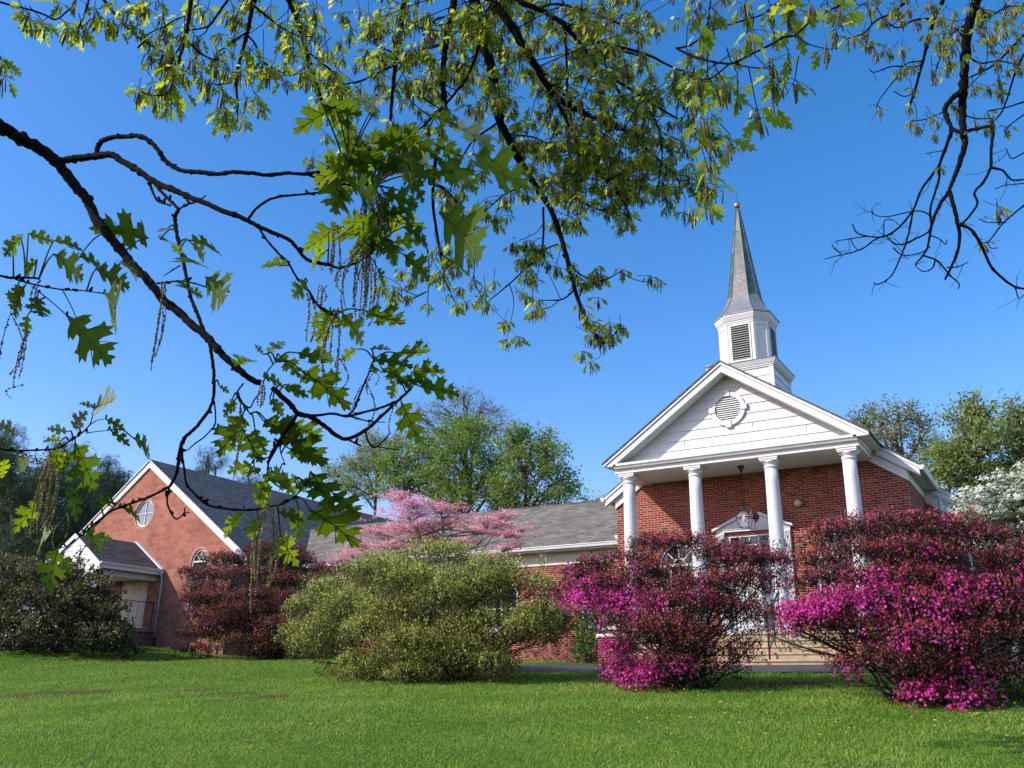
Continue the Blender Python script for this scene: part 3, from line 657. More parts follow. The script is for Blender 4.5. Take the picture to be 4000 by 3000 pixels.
m, n, l, b = mat('lantern_glass'); b.inputs['Base Color'].default_value = (.8, .82, .8, 1); b.inputs['Roughness'].default_value = .1; b.inputs['Alpha'].default_value = .13; LG = m
mb = MB()
for i in range(4): j = (i+1) % 4; mb.face([A[i], A[j], M_[j], M_[i]]); mb.face([M_[i], M_[j], B[j], B[i]])
mb.build('glass', LG, lan)
mb = MB(); mb.lathe([(.02, 4.42), (.05, 4.38), (.055, 4.33), (.045, 4.28), (.01, 4.25)], (lx, ly, 0), 14); mb.build('bulb', WHITE, lan)
wl_ = thing('wall_light', (-5.89, YW, 4.8), 'small round cream floodlight on the portico brick wall', 'wall light')
mb = MB(); P_ = [np.array((-5.89, YW-.002, 4.80)), np.array((-5.89, YW-.03, 4.80))]
mb.tube(P_, .06, 16); mb.build('mount', CREAM, wl_)
mb = MB(); mb.tube([(-5.89, YW-.03, 4.80), (-5.87, YW-.08, 4.79), (-5.85, YW-.16, 4.76), (-5.845, YW-.19, 4.75)], [.03, .05, .085, .09], 16); mb.build('shade', CREAM, wl_)
# ------------------------------------------------------------------ low wing
ZW, YE, YR, ZR = 4.755, 27.45, 30.95, 6.92
wing = thing('brick_wing', (-19, 27.85, .7), 'low red brick wing with light grey shingle roof joining church and hall', 'building')
X0, X1 = -27.96, -11.22; yw = 27.85
WINS = [(-25.0, -23.6), (-21.6, -20.2), (-18.3, -16.9), (-14.35, -12.75)]
mb = MB(); open_wall(mb, yw, X0, X1+.8, .2, lambda x: 4.5, [(a, b_, 1.95, 3.40, False) for a, b_ in WINS], .1)
mb.build('wall', BRICK, wing)
for a, b_ in WINS:
    mb = MB(); mb.box(a, a+.07, yw+.03, yw+.1, 1.95, 3.4); mb.box(b_-.07, b_, yw+.03, yw+.1, 1.95, 3.4); mb.box(a+.07, b_-.07, yw+.03, yw+.1, 3.33, 3.4); mb.box(a+.07, b_-.07, yw+.03, yw+.1, 1.95, 2.03)
    mb.box((a+b_)/2-.03, (a+b_)/2+.03, yw+.04, yw+.09, 2.03, 3.33); mb.box(a+.07, b_-.07, yw+.035, yw+.09, 2.65, 2.70)
    w = mb.build('window', WHITE, wing)
    mb = MB(); mb.box(a+.07, b_-.07, yw+.085, yw+.095, 2.03, 3.33); mb.build('pane', GLASS, w)
    mb = MB()
    for k in range(int((b_-a+.3)/.0667)):
        x = a-.15+k*.0667; mb.box(x+.004, x+.062, yw-.006, yw+.02, 3.405, 3.61)
    mb.build('lintel', BRICK, wing)
    mb = MB(); mb.box(a-.06, b_+.06, yw-.05, yw+.03, 1.86, 1.948); mb.build('window_sill', WHITE, wing)
mb = MB(); xh = -33.949
def vx(z): return xh+(9.395-.06-z)/.68                    # where the hall roof meets level z
mb.face([(vx(ZW), YE, ZW), (-11.22, YE, ZW), (-11.22, YR, ZR), (vx(ZR), YR, ZR)])
mb.face([(vx(ZW), 2*YR-YE, ZW), (vx(ZR), YR, ZR), (-11.22, YR, ZR), (-11.22, 2*YR-YE, ZW)])
mb.face([(vx(ZW), YE, ZW-.04), (vx(ZW), YE, ZW), (-11.22, YE, ZW), (-11.22, YE, ZW-.04)])
mb.build('roof', SHINGLE_GREY, wing)
mb = MB(); mb.tube([(vx(ZR), YR, ZR+.0), (-11.22, YR, ZR+.0)], .05, 6); mb.build('ridge_cap', SHINGLE_GREY, wing)
mb = MB(); mb.prism_x([(YE-.02, ZW-.045), (YE-.12, ZW-.045), (YE-.12, ZW-.07), (YE-.10, ZW-.09), (YE-.08, ZW-.16), (YE-.02, ZW-.16)], -27.15, -11.22); mb.build('gutter', METAL_W, wing)
mb = MB(); mb.box(-27.6, -11.22, YE, YE+.02, ZW-.22, ZW-.045); mb.box(-27.6, -11.22, YE+.02, yw, ZW-.22, ZW-.19); mb.box(-27.9, -11.22, yw-.03, yw+.01, 4.10, ZW-.222); mb.build('eaves_trim', CREAM, wing)
# ------------------------------------------------------------------ gabled hall on the left
YH = 24.443; HK = .68; HZ0 = 9.395
hall = thing('gabled_hall', (xh, YH, 1.0), 'salmon block gabled hall with round window, arched window and small gabled porch', 'building')
hz = lambda x: HZ0-HK*abs(x-xh)
HX0, HX1 = -39.93, -27.96
mb = MB()
def gable(mb, y, ops_): open_wall(mb, y, HX0, HX1, .5, lambda x: hz(x)-.15, ops_, .12, apex=xh)
# round window hole: the upper wall is built round it
ROV = .60; zo = 7.0
ops_ = [(-34.777, -32.99, 2.153, 4.135, False), (-30.44, -29.47, 2.6, 4.70, True)]
low = lambda x: 5.9
open_wall(mb, YH, HX0, HX1, .5, lambda x: min(5.9, hz(x)-.15), [], .12) if False else None
def strip2(mb, xa, xb, z0f, z1f): mb.face([(xa, YH, z0f(xa)), (xb, YH, z0f(xb)), (xb, YH, z1f(xb)), (xa, YH, z1f(xa))])
xs_ = xh+(HZ0-.15-5.9)/HK; xl_ = 2*xh-xs_
c59 = lambda x: 5.9
mb.face([(HX0, YH, .5), (xl_, YH, .5), (xl_, YH, 5.9), (HX0, YH, hz(HX0)-.15)])
open_wall(mb, YH, xl_, xs_, .5, c59, ops_, .12)
mb.face([(xs_, YH, .5), (HX1, YH, .5), (HX1, YH, hz(HX1)-.15), (xs_, YH, 5.9)])
L_ = arc(xh, zo, ROV, math.pi/2, 3*math.pi/2, 20); R_ = arc(xh, zo, ROV, math.pi/2, -math.pi/2, 20)
t_ = lambda x: hz(x)-.15
mb.face([(x, YH, z) for x, z in [(xl_, 5.9), (xh, 5.9)]+L_[::-1]+[(xh, t_(xh))]])
mb.face([(x, YH, z) for x, z in [(xs_, 5.9), (xh, t_(xh))]+R_+[(xh, 5.9)]])
C_ = arc(xh, zo, ROV, 0, 2*math.pi, 40)
for i in range(40): mb.face([(C_[i][0], YH, C_[i][1]), (C_[i+1][0], YH, C_[i+1][1]), (C_[i+1][0], YH+.12, C_[i+1][1]), (C_[i][0], YH+.12, C_[i][1])])
mb.face([(HX1, YH, .4), (HX1, 42, .4), (HX1, 42, hz(HX1)-.15), (HX1, YH, hz(HX1)-.15)]); mb.face([(HX0, YH, .4), (HX0, YH, hz(HX0)-.15), (HX0, 42, hz(HX0)-.15), (HX0, 42, .4)])
mb.face([(HX0, 42, .4), (HX0, 42, hz(HX0)-.15), (xh, 42, HZ0-.15), (HX1, 42, hz(HX1)-.15), (HX1, 42, .4)])
mb.build('wall', BLOCK, hall)
mb = MB()
for s in (-1, 1): xe = xh+s*6.82; vslab(mb, xh, HZ0+.0, xe, hz(xe)+.0, .06, YH-.10, 42.2)
mb.build('roof', SHINGLE_DARK, hall)
mb = MB()
for s in (-1, 1):
    xe = xh+s*6.80; vslab(mb, xh, HZ0-.062, xe, hz(xe)-.062, .30, YH-.075, YH+.01); vslab(mb, xh, HZ0-.01, xe, hz(xe)-.01, .05, YH-.13, YH-.102)
    xa, xb = sorted((xh+s*6.80, xh+s*5.99)); mb.box(xa, xb, YH+.02, 42, hz(xe)-.36, hz(xe)-.33)
mb.build('rake_trim', WHITE, hall)
mb = MB(); ring(mb, xh, zo, .53, .60, YH+.05, YH+.11, 40); ow = mb.build('round_window', WHITE, hall)
mb = MB(); mb.prism_y(arc(xh, zo, .54, 0, 2*math.pi, 40)[:-1], YH+.10, YH+.105); mb.build('pane', GLASS_PALE, ow)
mb = MB(); mb.box(xh-.015, xh+.015, YH+.07, YH+.098, zo-.53, zo+.53); mb.box(xh-.53, xh+.53, YH+.072, YH+.096, zo-.015, zo+.015); mb.build('muntins', WHITE, ow)
mb = MB(); ring(mb, xh, zo, .60, .70, YH-.008, YH+.01, 40); mb.build('window_surround', simple('pale_render', (.40, .24, .18), .9, .15, 8), ow)
arch_window(-29.955, hall, YH, .485, 2.6, 4.70, CREAM, GLASS, True, True)
mb = MB(); P = arc(-29.955, 4.70, .60, 0, math.pi, 20); Q = arc(-29.955, 4.70, .487, 0, math.pi, 20)
for i in range(20): mb.prism_y([P[i], P[i+1], Q[i+1], Q[i]], YH-.008, YH+.01)
mb.build('window_surround', simple('pale_render_2', (.40, .24, .18), .9, .15, 8), hall)
for s in (-1, 1):
    dx = -33.884; a, c = sorted((dx+s*.006, dx+s*.85)); mb = MB(); mb.box(a, c, YH+.05, YH+.09, 2.16, 4.08)
    for (z0, z1) in ((2.3, 2.75), (2.85, 3.42), (3.55, 3.78)):
        for (p, q) in ((a+.12, (a+c)/2-.04), ((a+c)/2+.04, c-.12)):
            mb.box(p, q, YH+.040, YH+.052, z0, z1); mb.box(p+.04, q-.04, YH+.034, YH+.041, z0+.04, z1-.04)
    d = mb.build('door', CREAM, hall, .005)
    mb = MB(); mb.lathe([(.0, -.03), (.03, -.01), (.03, .01), (0, .03)], (dx+s*.08, YH+.0, 3.05), 10); mb.build('handle', IRON, d)
mb = MB(); dx = -33.884
for s in (-1, 1): mb.box(*sorted((dx+s*.852, dx+s*.892)), YH+.02, YH+.11, 2.153, 4.135)
mb.box(dx-.852, dx+.852, YH+.02, YH+.11, 4.082, 4.135); mb.build('door_frame', CREAM, hall)
# porch
px, pz, pk = -34.05, 5.70, .65; PY = 21.55
phz = lambda x: pz-pk*abs(x-px)
mb = MB()
for s in (-1, 1): xe = px+s*1.93; vslab(mb, px, pz, xe, phz(xe), .05, PY-.05, YH-.14)
mb.build('porch_roof', SHINGLE_PORCH, hall)
mb = MB()
for s in (-1, 1):
    xe = px+s*1.95
    vslab(mb, px, pz-.0, xe, phz(xe)-.0, .20, PY-.08, PY-.052)
    vslab(mb, px, pz+.07, xe+s*.02, phz(xe)+.07, .24, YH-.135, YH-.005)     # flashing board against the wall
    mb.box(*sorted((px+s*1.55, px+s*1.93)), PY, YH-.01, phz(xe)-.23, phz(xe)-.20)
    mb.box(*sorted((px+s*1.93, px+s*1.91)), PY, YH-.14, phz(xe)-.23, phz(xe)-.04)
    mb.prism_y([(px+s*1.93, phz(xe)-.05), (px+s*2.0, phz(xe)-.05), (px+s*2.03, phz(xe)+.04), (px+s*1.93, phz(xe)+.04)], PY-.05, YH-.14)
    mb.box(*sorted((px+s*1.60, px+s*1.20)), PY+.02, YH-.01, phz(xe)-.42, phz(xe)-.232)
mb.box(px-1.6, px+1.6, PY+.021, PY+.36, phz(px+1.95)-.42, phz(px+1.95)-.233)
mb.box(px-1.55, px+1.55, PY+.362, YH-.012, phz(px+1.95)-.30, phz(px+1.95)-.27)
mb.build('porch_trim', WHITE, hall)
mb = MB()
for i in range(7):
    z = phz(px+1.95)-.23+i*.2; z1 = min(z+.2, pz-.05); h0 = min(1.7, (pz-.03-z)/pk); h1 = max(.01, min(1.7, (pz-.03-z1)/pk))
    if z < pz-.1: mb.face([(px-h0, PY+.0, z), (px+h0, PY+.0, z), (px+h1, PY+.018, z1), (px-h1, PY+.018, z1)])
mb.build('porch_pediment', WHITE2, hall)
for s in (-1, 1):
    mb = MB(); mb.box(*sorted((px+s*1.58, px+s*1.05)), PY+.06, PY+.70, 2.062, phz(px+1.95)-.421); mb.build('porch_pillar', BLOCK, hall)
mb = MB(); mb.box(px-1.75, px+1.80, PY-.02, YH-.002, 1.94, 2.06); mb.build('porch_slab', CONC_GREY, hall)
mb = MB(); mb.box(px-1.65, px+1.70, PY+.1, YH-.003, .5, 1.938); mb.build('porch_base', BLOCK, hall)
mb = MB(); xr = px+1.66
for y in (PY+.72, YH-.06): mb.tube([(xr, y, 2.06), (xr, y, 3.14)], .018, 6)
mb.tube([(xr, PY+.72, 3.13), (xr, YH-.05, 3.13)], .016, 6); mb.tube([(xr, PY+.72, 2.18), (xr, YH-.05, 2.18)], .011, 6)
for y in np.arange(PY+.83, YH-.1, .115): mb.tube([(xr, y, 2.18), (xr, y, 3.12)], .008, 5)
mb.build('porch_railing', IRON, hall)
mb = MB(); xd = px+1.99; mb.tube([(xd, YH-.20, 4.36), (xd, YH-.18, 4.28), (xd+.03, YH-.09, 4.12), (xd+.03, YH-.07, 4.0), (xd+.03, YH-.07, 1.72)], .042, 10); dsp = mb.build('downspout', simple('grey_downspout', (.42, .44, .47), .4, .1, 6), hall)
mb = MB(); mb.tube([(xd+.03, YH-.07, 1.74), (xd+.03, YH-.07, 1.3)], .055, 10); mb.build('boot', BLACKPIPE, dsp)
p = at_y(849, 2518, 24.25); g = gz(p[0], p[1])
sp = thing('standpipe', (p[0], p[1], g), 'short white pipe with black foot beside the hall corner', 'pipe')
mb = MB(); mb.tube([(p[0], p[1], g+.18), (p[0], p[1], p[2]), (p[0]+.02, p[1]-.02, p[2]+.03)], .035, 10); mb.build('pipe', METAL_W, sp)
mb = MB(); mb.tube([(p[0], p[1], g-.1), (p[0], p[1], g+.2)], .05, 10); mb.build('foot', BLACKPIPE, sp)
# ------------------------------------------------------------------ plants: leaf outlines
DIAMOND = ([(0,0,0),(.45,.22,.05),(1,0,-.02),(.45,-.22,.05)], [((0,1,2,3),0)])
OVAL = ([(0,0,0),(.3,.2,.05),(.7,.2,.02),(1,0,-.06),(.7,-.2,.02),(.3,-.2,.05)], [((0,1,2,3,4,5),0)])
PETALS = ([(.0,.0,0)]+[(.5*math.cos(a)*(1 if i % 2 == 0 else .62), .5*math.sin(a)*(1 if i % 2 == 0 else .62), .12 if i % 2 == 0 else .05) for i, a in enumerate(np.linspace(0, 2*math.pi, 11)[:-1])], [((0,i+1,(i+1) % 10+1),0) for i in range(10)])
BRACTS = ([(0,0,0)]+[(.5*math.cos(a+o)*r_, .5*math.sin(a+o)*r_, .05) for a in (0, 1.57, 3.14, 4.71) for o, r_ in ((-.42, .8), (0, 1), (.42, .8))], [((0,3*k+1,3*k+2,3*k+3),0) for k in range(4)])
NEEDLES = ([(0,0,0),(.5,.03,0),(1,0,0),(.5,-.03,0), (0,0,0),(.48,.3,.1),(.9,.5,.2),(.5,.25,.12), (0,0,0),(.48,-.3,-.1),(.9,-.5,-.1),(.5,-.25,-.05), (0,0,0),(.48,.1,.3),(.85,.15,.55),(.5,.04,.28)], [((0,1,2,3),0),((4,5,6,7),0),((8,9,10,11),0),((12,13,14,15),0)])
_half = [(.0,.012),(.10,.05),(.14,.17),(.235,.27),(.225,.20),(.30,.20),(.29,.09),(.36,.085),(.42,.25),(.41,.33),(.50,.30),(.58,.40),(.575,.29),(.66,.30),(.60,.16),(.60,.09),(.66,.075),(.73,.20),(.82,.28),(.79,.185),(.86,.17),(.81,.09),(.84,.055),(.91,.10),(.96,.11),(.94,.05),(1,0)]
def oak_template(curl, fold, veins=False, k=1.0):
    z = lambda x, y: -curl*x*x+fold*abs(y)
    mids = [0, .25, .5, .75]
    V = [(x, 0, z(x, 0)) for x in mids]; top = [(x, y*k, z(x, y)) for x, y in _half]; bot = [(x, -y*k, z(x, -y)) for x, y in _half[:-1]]
    i0 = len(V); V += top; i1 = len(V); V += bot; tip = i0+len(top)-1
    # four bands each side so that the blade can bend
    F = []
    def bands(base, n_, sgn):
        idx = [base+i for i in range(n_)]+([tip] if sgn < 0 else [])
        cuts = [0, 6, 15, 21, len(idx)-1]; xs_m = [0, 1, 2, 3, tip]
        for b_ in range(4):
            p = [xs_m[b_]]+idx[cuts[b_]:cuts[b_+1]+1]
            if b_ < 3: p = p+[xs_m[b_+1]]
            F.append((tuple(p if sgn < 0 else p[::-1]), 0))
    bands(i0, len(top), 1); bands(i1, len(bot), -1)
    if veins:
        def rib(x0, y0, x1, y1, w):
            b_ = len(V); dz = .006
            for s in (-1, 1):
                for (x, y, ww) in ((x0, y0, w), (x1, y1, w*.3)):
                    dx, dy = x1-x0, y1-y0; l_ = math.hypot(dx, dy); nx, ny = -dy/l_*ww, dx/l_*ww
                    V.append((x+nx, y+ny, z(x, y)+s*dz)); V.append((x-nx, y-ny, z(x, y)+s*dz))
            F.append(((b_, b_+1, b_+3, b_+2), 1)); F.append(((b_+4, b_+6, b_+7, b_+5), 1))
        rib(0, 0, .5, 0, .013); rib(.5, 0, .97, 0, .008)
        for (x0, x1, y1) in ((.12, .22, .22), (.30, .54, .34), (.52, .78, .24), (.72, .93, .09)):
            rib(x0, 0, x1, y1*k, .007); rib(x0, 0, x1, -y1*k, .007)
    return (V, F)
def chords(pts):                                         # thin polyline of a lobed leaf for far canopies: fewer corners
    return pts
_lo = [(0,.02),(.14,.16),(.235,.26),(.29,.09),(.42,.30),(.58,.38),(.60,.10),(.80,.26),(.82,.07),(1,0)]
OAK_LO = ([(0,0,0),(.5,0,-.06)]+[(x, y*.72, -.2*x*x+.15*y) for x, y in _lo]+[(x, -y*.72, -.2*x*x+.15*y) for x, y in _lo[:-1]],
          [((1,)+tuple(range(6, 1, -1))+(0,), 0), ((1,)+tuple(range(11, 5, -1)), 0), ((1, 0)+tuple(range(12, 17)), 0), ((1,)+tuple(range(16, 21))+(11,), 0)])
# ------------------------------------------------------------------ shrubs
def px3(cx, cy, y): return at_y(cx*K, cy*K, y)
TT = [None]
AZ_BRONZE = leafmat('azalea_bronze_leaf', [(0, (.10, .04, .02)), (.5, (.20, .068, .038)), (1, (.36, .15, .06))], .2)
AZ_SHADE = leafmat('azalea_leaf_painted_shade', [(0, (.010, .008, .005)), (.6, (.018, .014, .008)), (1, (.036, .03, .012))], .15)  # near-black leaf: shade inside the bush put into the colour
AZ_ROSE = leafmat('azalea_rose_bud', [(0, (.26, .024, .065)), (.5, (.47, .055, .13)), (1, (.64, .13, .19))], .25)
AZ_FLOWER = leafmat('azalea_magenta_flower', [(0, (.46, .012, .20)), (.5, (.66, .03, .34)), (.85, (.76, .09, .44)), (1, (.64, .08, .22))], .4)
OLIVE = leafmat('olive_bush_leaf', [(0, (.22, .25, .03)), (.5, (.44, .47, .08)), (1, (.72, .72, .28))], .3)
OLIVE_SHADE = leafmat('olive_bush_leaf_painted_shade', [(0, (.045, .06, .013)), (.6, (.11, .125, .026)), (1, (.21, .21, .05))], .2)  # darker leaf below the tips, with the bush's inner shade in its colour
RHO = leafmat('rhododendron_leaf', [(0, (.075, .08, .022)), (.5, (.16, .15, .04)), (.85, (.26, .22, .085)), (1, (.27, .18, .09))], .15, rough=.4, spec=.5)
RHO_SHADE = leafmat('rhododendron_leaf_painted_shade', [(0, (.014, .02, .008)), (1, (.04, .045, .015))], .1)  # dark leaf copy, shade between the branches painted into it
LILAC = leafmat('pale_lilac_flower', [(0, (.50, .36, .50)), (1, (.70, .58, .66))], .3)
GREENSHRUB = leafmat('green_shrub_leaf', [(0, (.06, .12, .02)), (.6, (.12, .20, .04)), (1, (.2, .27, .07))], .3)
DOG_PINK = leafmat('pink_dogwood_bract', [(0, (.72, .22, .31)), (.5, (.88, .38, .47)), (1, (.93, .64, .66))], .4)
DOG_WHITE = leafmat('white_dogwood_bract', [(0, (.80, .80, .64)), (.6, (.91, .90, .80)), (1, (.95, .94, .88))], .4)
DOG_LEAF = leafmat('dogwood_leaf', [(0, (.09, .16, .03)), (1, (.18, .28, .05))], .35)
def pads_of(spec, box, y0, depth, back=.6, jitter=.0, seed=1, flat=False, dy=0):
    """spec: (cx,cy,rx,ry,*kind) in the 2212 view -> centres with depth, radii in metres; mirrored pads fill the far side"""
    rng = np.random.default_rng(seed); bx0, by0, bx1, by1 = box; out = []
    for s in spec:
        cx, cy, rx, ry = s[:4]; cy += dy; kind = s[4] if len(s) > 4 else 'n'
        e = ((cx-(bx0+bx1)/2)/((bx1-bx0)/2))**2+max(0, ((cy-(by0+by1)/2)/((by1-by0)/2)))**2*.7+max(0, ((by0+by1)/2-cy)/((by1-by0)/2))**2*.75
        if kind in 'ntm': cx += rng.normal()*rx*.22; cy += rng.normal()*ry*.35
        d = depth*math.sqrt(max(0.0, 1-e))*(.6+.4*rng.random())
        c = px3(cx, cy, y0-d); sc = np.linalg.norm(c)*K/F_PX
        if flat and kind in 'nmst' and cy < by0+.36*(by1-by0): kind = {'m': 'n', 'n': 'v', 's': 'v', 't': 'v'}[kind]
        out.append((c, rx*sc, ry*sc*(.95 if flat else 1.1), kind, True))
        if kind != 's': out.append((c+np.array([0, rx*sc*.8, -ry*sc*.7]), rx*sc*.8, ry*sc*1.25, 'c', True))
        if rng.random() < back:
            c2 = px3(cx, cy-2, y0+d*.8+.15); sc = np.linalg.norm(c2)*K/F_PX
            out.append((c2+rng.normal(size=3)*.12, rx*sc*1.05, ry*sc*1.1, 'b', False))
    return out
def shrub(name, label, group, base_px, y0, spec, box, depth, mats, recipe, leaf, dens, stem_mat, stems=9, seed=1, up=.5, twigs=2, lo=-.12, sprig=.11, flf=1.0, cat='shrub', tmpl=DIAMOND, back=.6, stem_r=.035, fl_tmpl=PETALS, fl_size=.042, rzf=1.0, shellp=.72, trunk=False):
    rng = np.random.default_rng(seed); b = px3(base_px[0], base_px[1], y0); b[2] = gz(b[0], b[1])
    t = thing(name, b, label, cat, group)
    pads = pads_of(spec, box, y0, depth, back, seed=seed, flat=name == 'azalea_bush', dy={'azalea_bush': 15, 'olive_bush': 16, 'rhododendron': 14}.get(name, 0))
    lv = Leaves(); fl = Leaves(); st = Leaves(); fw = np.array([0, 0, 1.0])
    for c, rx, ry, kind, front in pads:
        rz_ = rx*rzf; area = 2.2*(rx*rz_+.7*(rx+rz_)*ry); n_ = int(dens*area*(.6 if kind == 's' else .42 if kind == 'c' else 1)*(1.0 if front else .7))
        lo_ = -.9 if kind in 'cb' else lo; ns = max(4, n_//9); d = unit(ns, rng); d[:, 2] = np.where(d[:, 2] < lo_, -d[:, 2], d[:, 2])
        rr = np.where(rng.random(ns) < shellp, rng.uniform(.80, 1.12, ns), rng.random(ns)**.5*.85)
        ang = np.arctan2(d[:, 1], d[:, 0]); wob = 1+.16*np.sin(ang*3+c[0]*7)+.12*np.sin(ang*5+c[2]*11+2)
        C0 = c+d*np.array([rx, rz_, ry])*(rr*wob)[:, None]; ax = d*.55+rng.normal(size=(ns, 3))*.3+np.array([0, 0, up+.25]); ax /= np.linalg.norm(ax, axis=1, keepdims=True)
        si = rng.integers(0, ns, n_); tt = rng.random(n_); P = C0[si]+ax[si]*(tt*sprig)[:, None]; d = d[si]; rr = rr[si]
        # small sprigs break the outline
        P += rng.normal(size=(n_, 3))*.022*(1+2.2*(rng.random(n_) < .10))[:, None]
        P[:, 2] += .05*np.maximum(0, np.sin(P[:, 0]*19+P[:, 1]*13))*np.sin(P[:, 1]*23+P[:, 0]*7)
        D = ax[si]*.75+rng.normal(size=(n_, 3))*.5; Nn = unit(n_, rng)
        sz = leaf*rng.uniform(.65, 1.35, n_); TT[0] = tt
        lv.add(tmpl, P, D, Nn, sz, recipe(rng, d[:, 2], kind, n_, rr))
        nf = {'f': .40, 'm': .125, 'n': .014, 's': .014, 'b': .0, 't': .004, 'v': .008, 'c': 0}.get(kind, 0)*n_*1.0
        nf = int(nf*FLOWER.get(name, 1.0)*flf)
        if nf:
            # flowers open in trusses
            nc = max(1, nf//16); cc = unit(nc, rng); cc[:, 2] = np.abs(cc[:, 2])*.9-.1; cc[:, 1] = -np.abs(cc[:, 1])*.8+.1
            cc /= np.linalg.norm(cc, axis=1, keepdims=True); ci = rng.integers(0, nc, nf)
            Pf = c+cc[ci]*np.array([rx, rz_, ry])*1.04+rng.normal(size=(nf, 3))*.08
            Nf = cc[ci]+rng.normal(size=(nf, 3))*.4; Df = np.cross(Nf, unit(nf, rng))
            fl.add(fl_tmpl, Pf, Df, Nf, fl_size*rng.uniform(.75, 1.25, nf), 0)
        if kind not in 'bc' or rng.random() < .12:
            s0 = b+np.array([rng.normal()*.16*stems/9, rng.normal()*.12, -.05]) if not trunk else b+np.array([rng.normal()*.05, rng.normal()*.05, -.05])
            mid = s0+(c-s0)*.5+np.array([rng.normal()*.08, rng.normal()*.08, -.02*np.linalg.norm(c-s0)]); hor = c-s0; mid[:2] = s0[:2]+hor[:2]*rng.uniform(.28, .5)+rng.normal(size=2)*.13
            path = smooth_path([s0, s0+(mid-s0)*.5+rng.normal(size=3)*.05, mid, c+np.array([0, 0, -ry*.5])+rng.normal(size=3)*.03], 4); st.tube(path, np.linspace(stem_r*rng.uniform(.7, 1.1), stem_r*.25, len(path)), 5)
            for _ in range(twigs):
                e = c+unit(1, rng)[0]*np.array([rx, rz_, ry])*.95; a = path[-3]
                st.tube([a, (a+e)/2+rng.normal(size=3)*.05, e], [stem_r*.28, stem_r*.2, stem_r*.1], 4)
    st.build('stems', stem_mat, t, True); lv.build('foliage', mats, t)
    if fl.n: fl.build('blossoms', FLOWER_MAT[name], t)
    return t
FLOWER = {'azalea_bush': 1.0, 'olive_bush': 0.0, 'rhododendron': .06, 'foundation_shrub': 0}
FLOWER_MAT = {'azalea_bush': AZ_FLOWER, 'rhododendron': LILAC}
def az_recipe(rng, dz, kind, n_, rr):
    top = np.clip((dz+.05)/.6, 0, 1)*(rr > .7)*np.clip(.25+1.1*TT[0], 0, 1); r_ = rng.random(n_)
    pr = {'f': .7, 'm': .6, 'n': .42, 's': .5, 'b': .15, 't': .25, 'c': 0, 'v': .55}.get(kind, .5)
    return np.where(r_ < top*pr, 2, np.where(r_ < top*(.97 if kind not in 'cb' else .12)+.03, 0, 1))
def rust_recipe(rng, dz, kind, n_, rr):
    m_ = az_recipe(rng, dz, kind, n_, rr); return np.where((m_ == 2) & (rng.random(n_) < .62), 0, m_)
AZM = [AZ_BRONZE, AZ_SHADE, AZ_ROSE]
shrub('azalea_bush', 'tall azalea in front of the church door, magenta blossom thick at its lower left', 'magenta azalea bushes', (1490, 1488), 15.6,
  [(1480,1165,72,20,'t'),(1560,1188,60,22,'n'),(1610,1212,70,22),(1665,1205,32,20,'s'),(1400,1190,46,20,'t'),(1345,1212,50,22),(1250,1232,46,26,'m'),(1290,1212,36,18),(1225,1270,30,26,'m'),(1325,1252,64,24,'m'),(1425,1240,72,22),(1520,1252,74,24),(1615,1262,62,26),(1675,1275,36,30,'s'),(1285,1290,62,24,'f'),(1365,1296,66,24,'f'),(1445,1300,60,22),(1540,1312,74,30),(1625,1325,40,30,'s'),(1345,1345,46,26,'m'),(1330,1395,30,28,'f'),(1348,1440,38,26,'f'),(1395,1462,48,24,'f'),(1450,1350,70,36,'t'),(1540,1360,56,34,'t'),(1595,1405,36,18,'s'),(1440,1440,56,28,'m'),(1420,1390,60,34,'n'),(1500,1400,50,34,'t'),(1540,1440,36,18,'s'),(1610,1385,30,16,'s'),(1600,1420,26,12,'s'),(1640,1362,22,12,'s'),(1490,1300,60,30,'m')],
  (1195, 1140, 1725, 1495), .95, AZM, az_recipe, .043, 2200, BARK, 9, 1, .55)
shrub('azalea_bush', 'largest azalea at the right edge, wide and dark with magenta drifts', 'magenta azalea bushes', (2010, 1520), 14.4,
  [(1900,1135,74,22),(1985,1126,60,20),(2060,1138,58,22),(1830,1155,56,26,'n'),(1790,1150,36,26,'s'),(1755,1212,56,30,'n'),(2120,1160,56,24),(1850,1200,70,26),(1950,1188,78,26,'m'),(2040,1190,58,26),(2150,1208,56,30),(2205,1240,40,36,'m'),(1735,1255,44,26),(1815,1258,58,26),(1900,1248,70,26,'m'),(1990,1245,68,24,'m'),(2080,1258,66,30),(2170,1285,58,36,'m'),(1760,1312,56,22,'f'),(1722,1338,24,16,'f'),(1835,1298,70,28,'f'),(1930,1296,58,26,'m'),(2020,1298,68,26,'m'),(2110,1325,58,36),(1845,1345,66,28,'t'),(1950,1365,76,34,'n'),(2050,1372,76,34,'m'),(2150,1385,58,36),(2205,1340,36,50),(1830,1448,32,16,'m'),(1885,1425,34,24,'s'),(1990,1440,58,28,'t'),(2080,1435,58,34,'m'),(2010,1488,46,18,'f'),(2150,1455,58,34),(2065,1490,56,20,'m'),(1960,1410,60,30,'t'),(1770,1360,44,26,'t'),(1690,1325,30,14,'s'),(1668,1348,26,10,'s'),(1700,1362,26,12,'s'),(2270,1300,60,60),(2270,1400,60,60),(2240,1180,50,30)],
  (1670, 1110, 2320, 1515), 1.15, AZM, az_recipe, .041, 2400, BARK, 11, 2, .55)
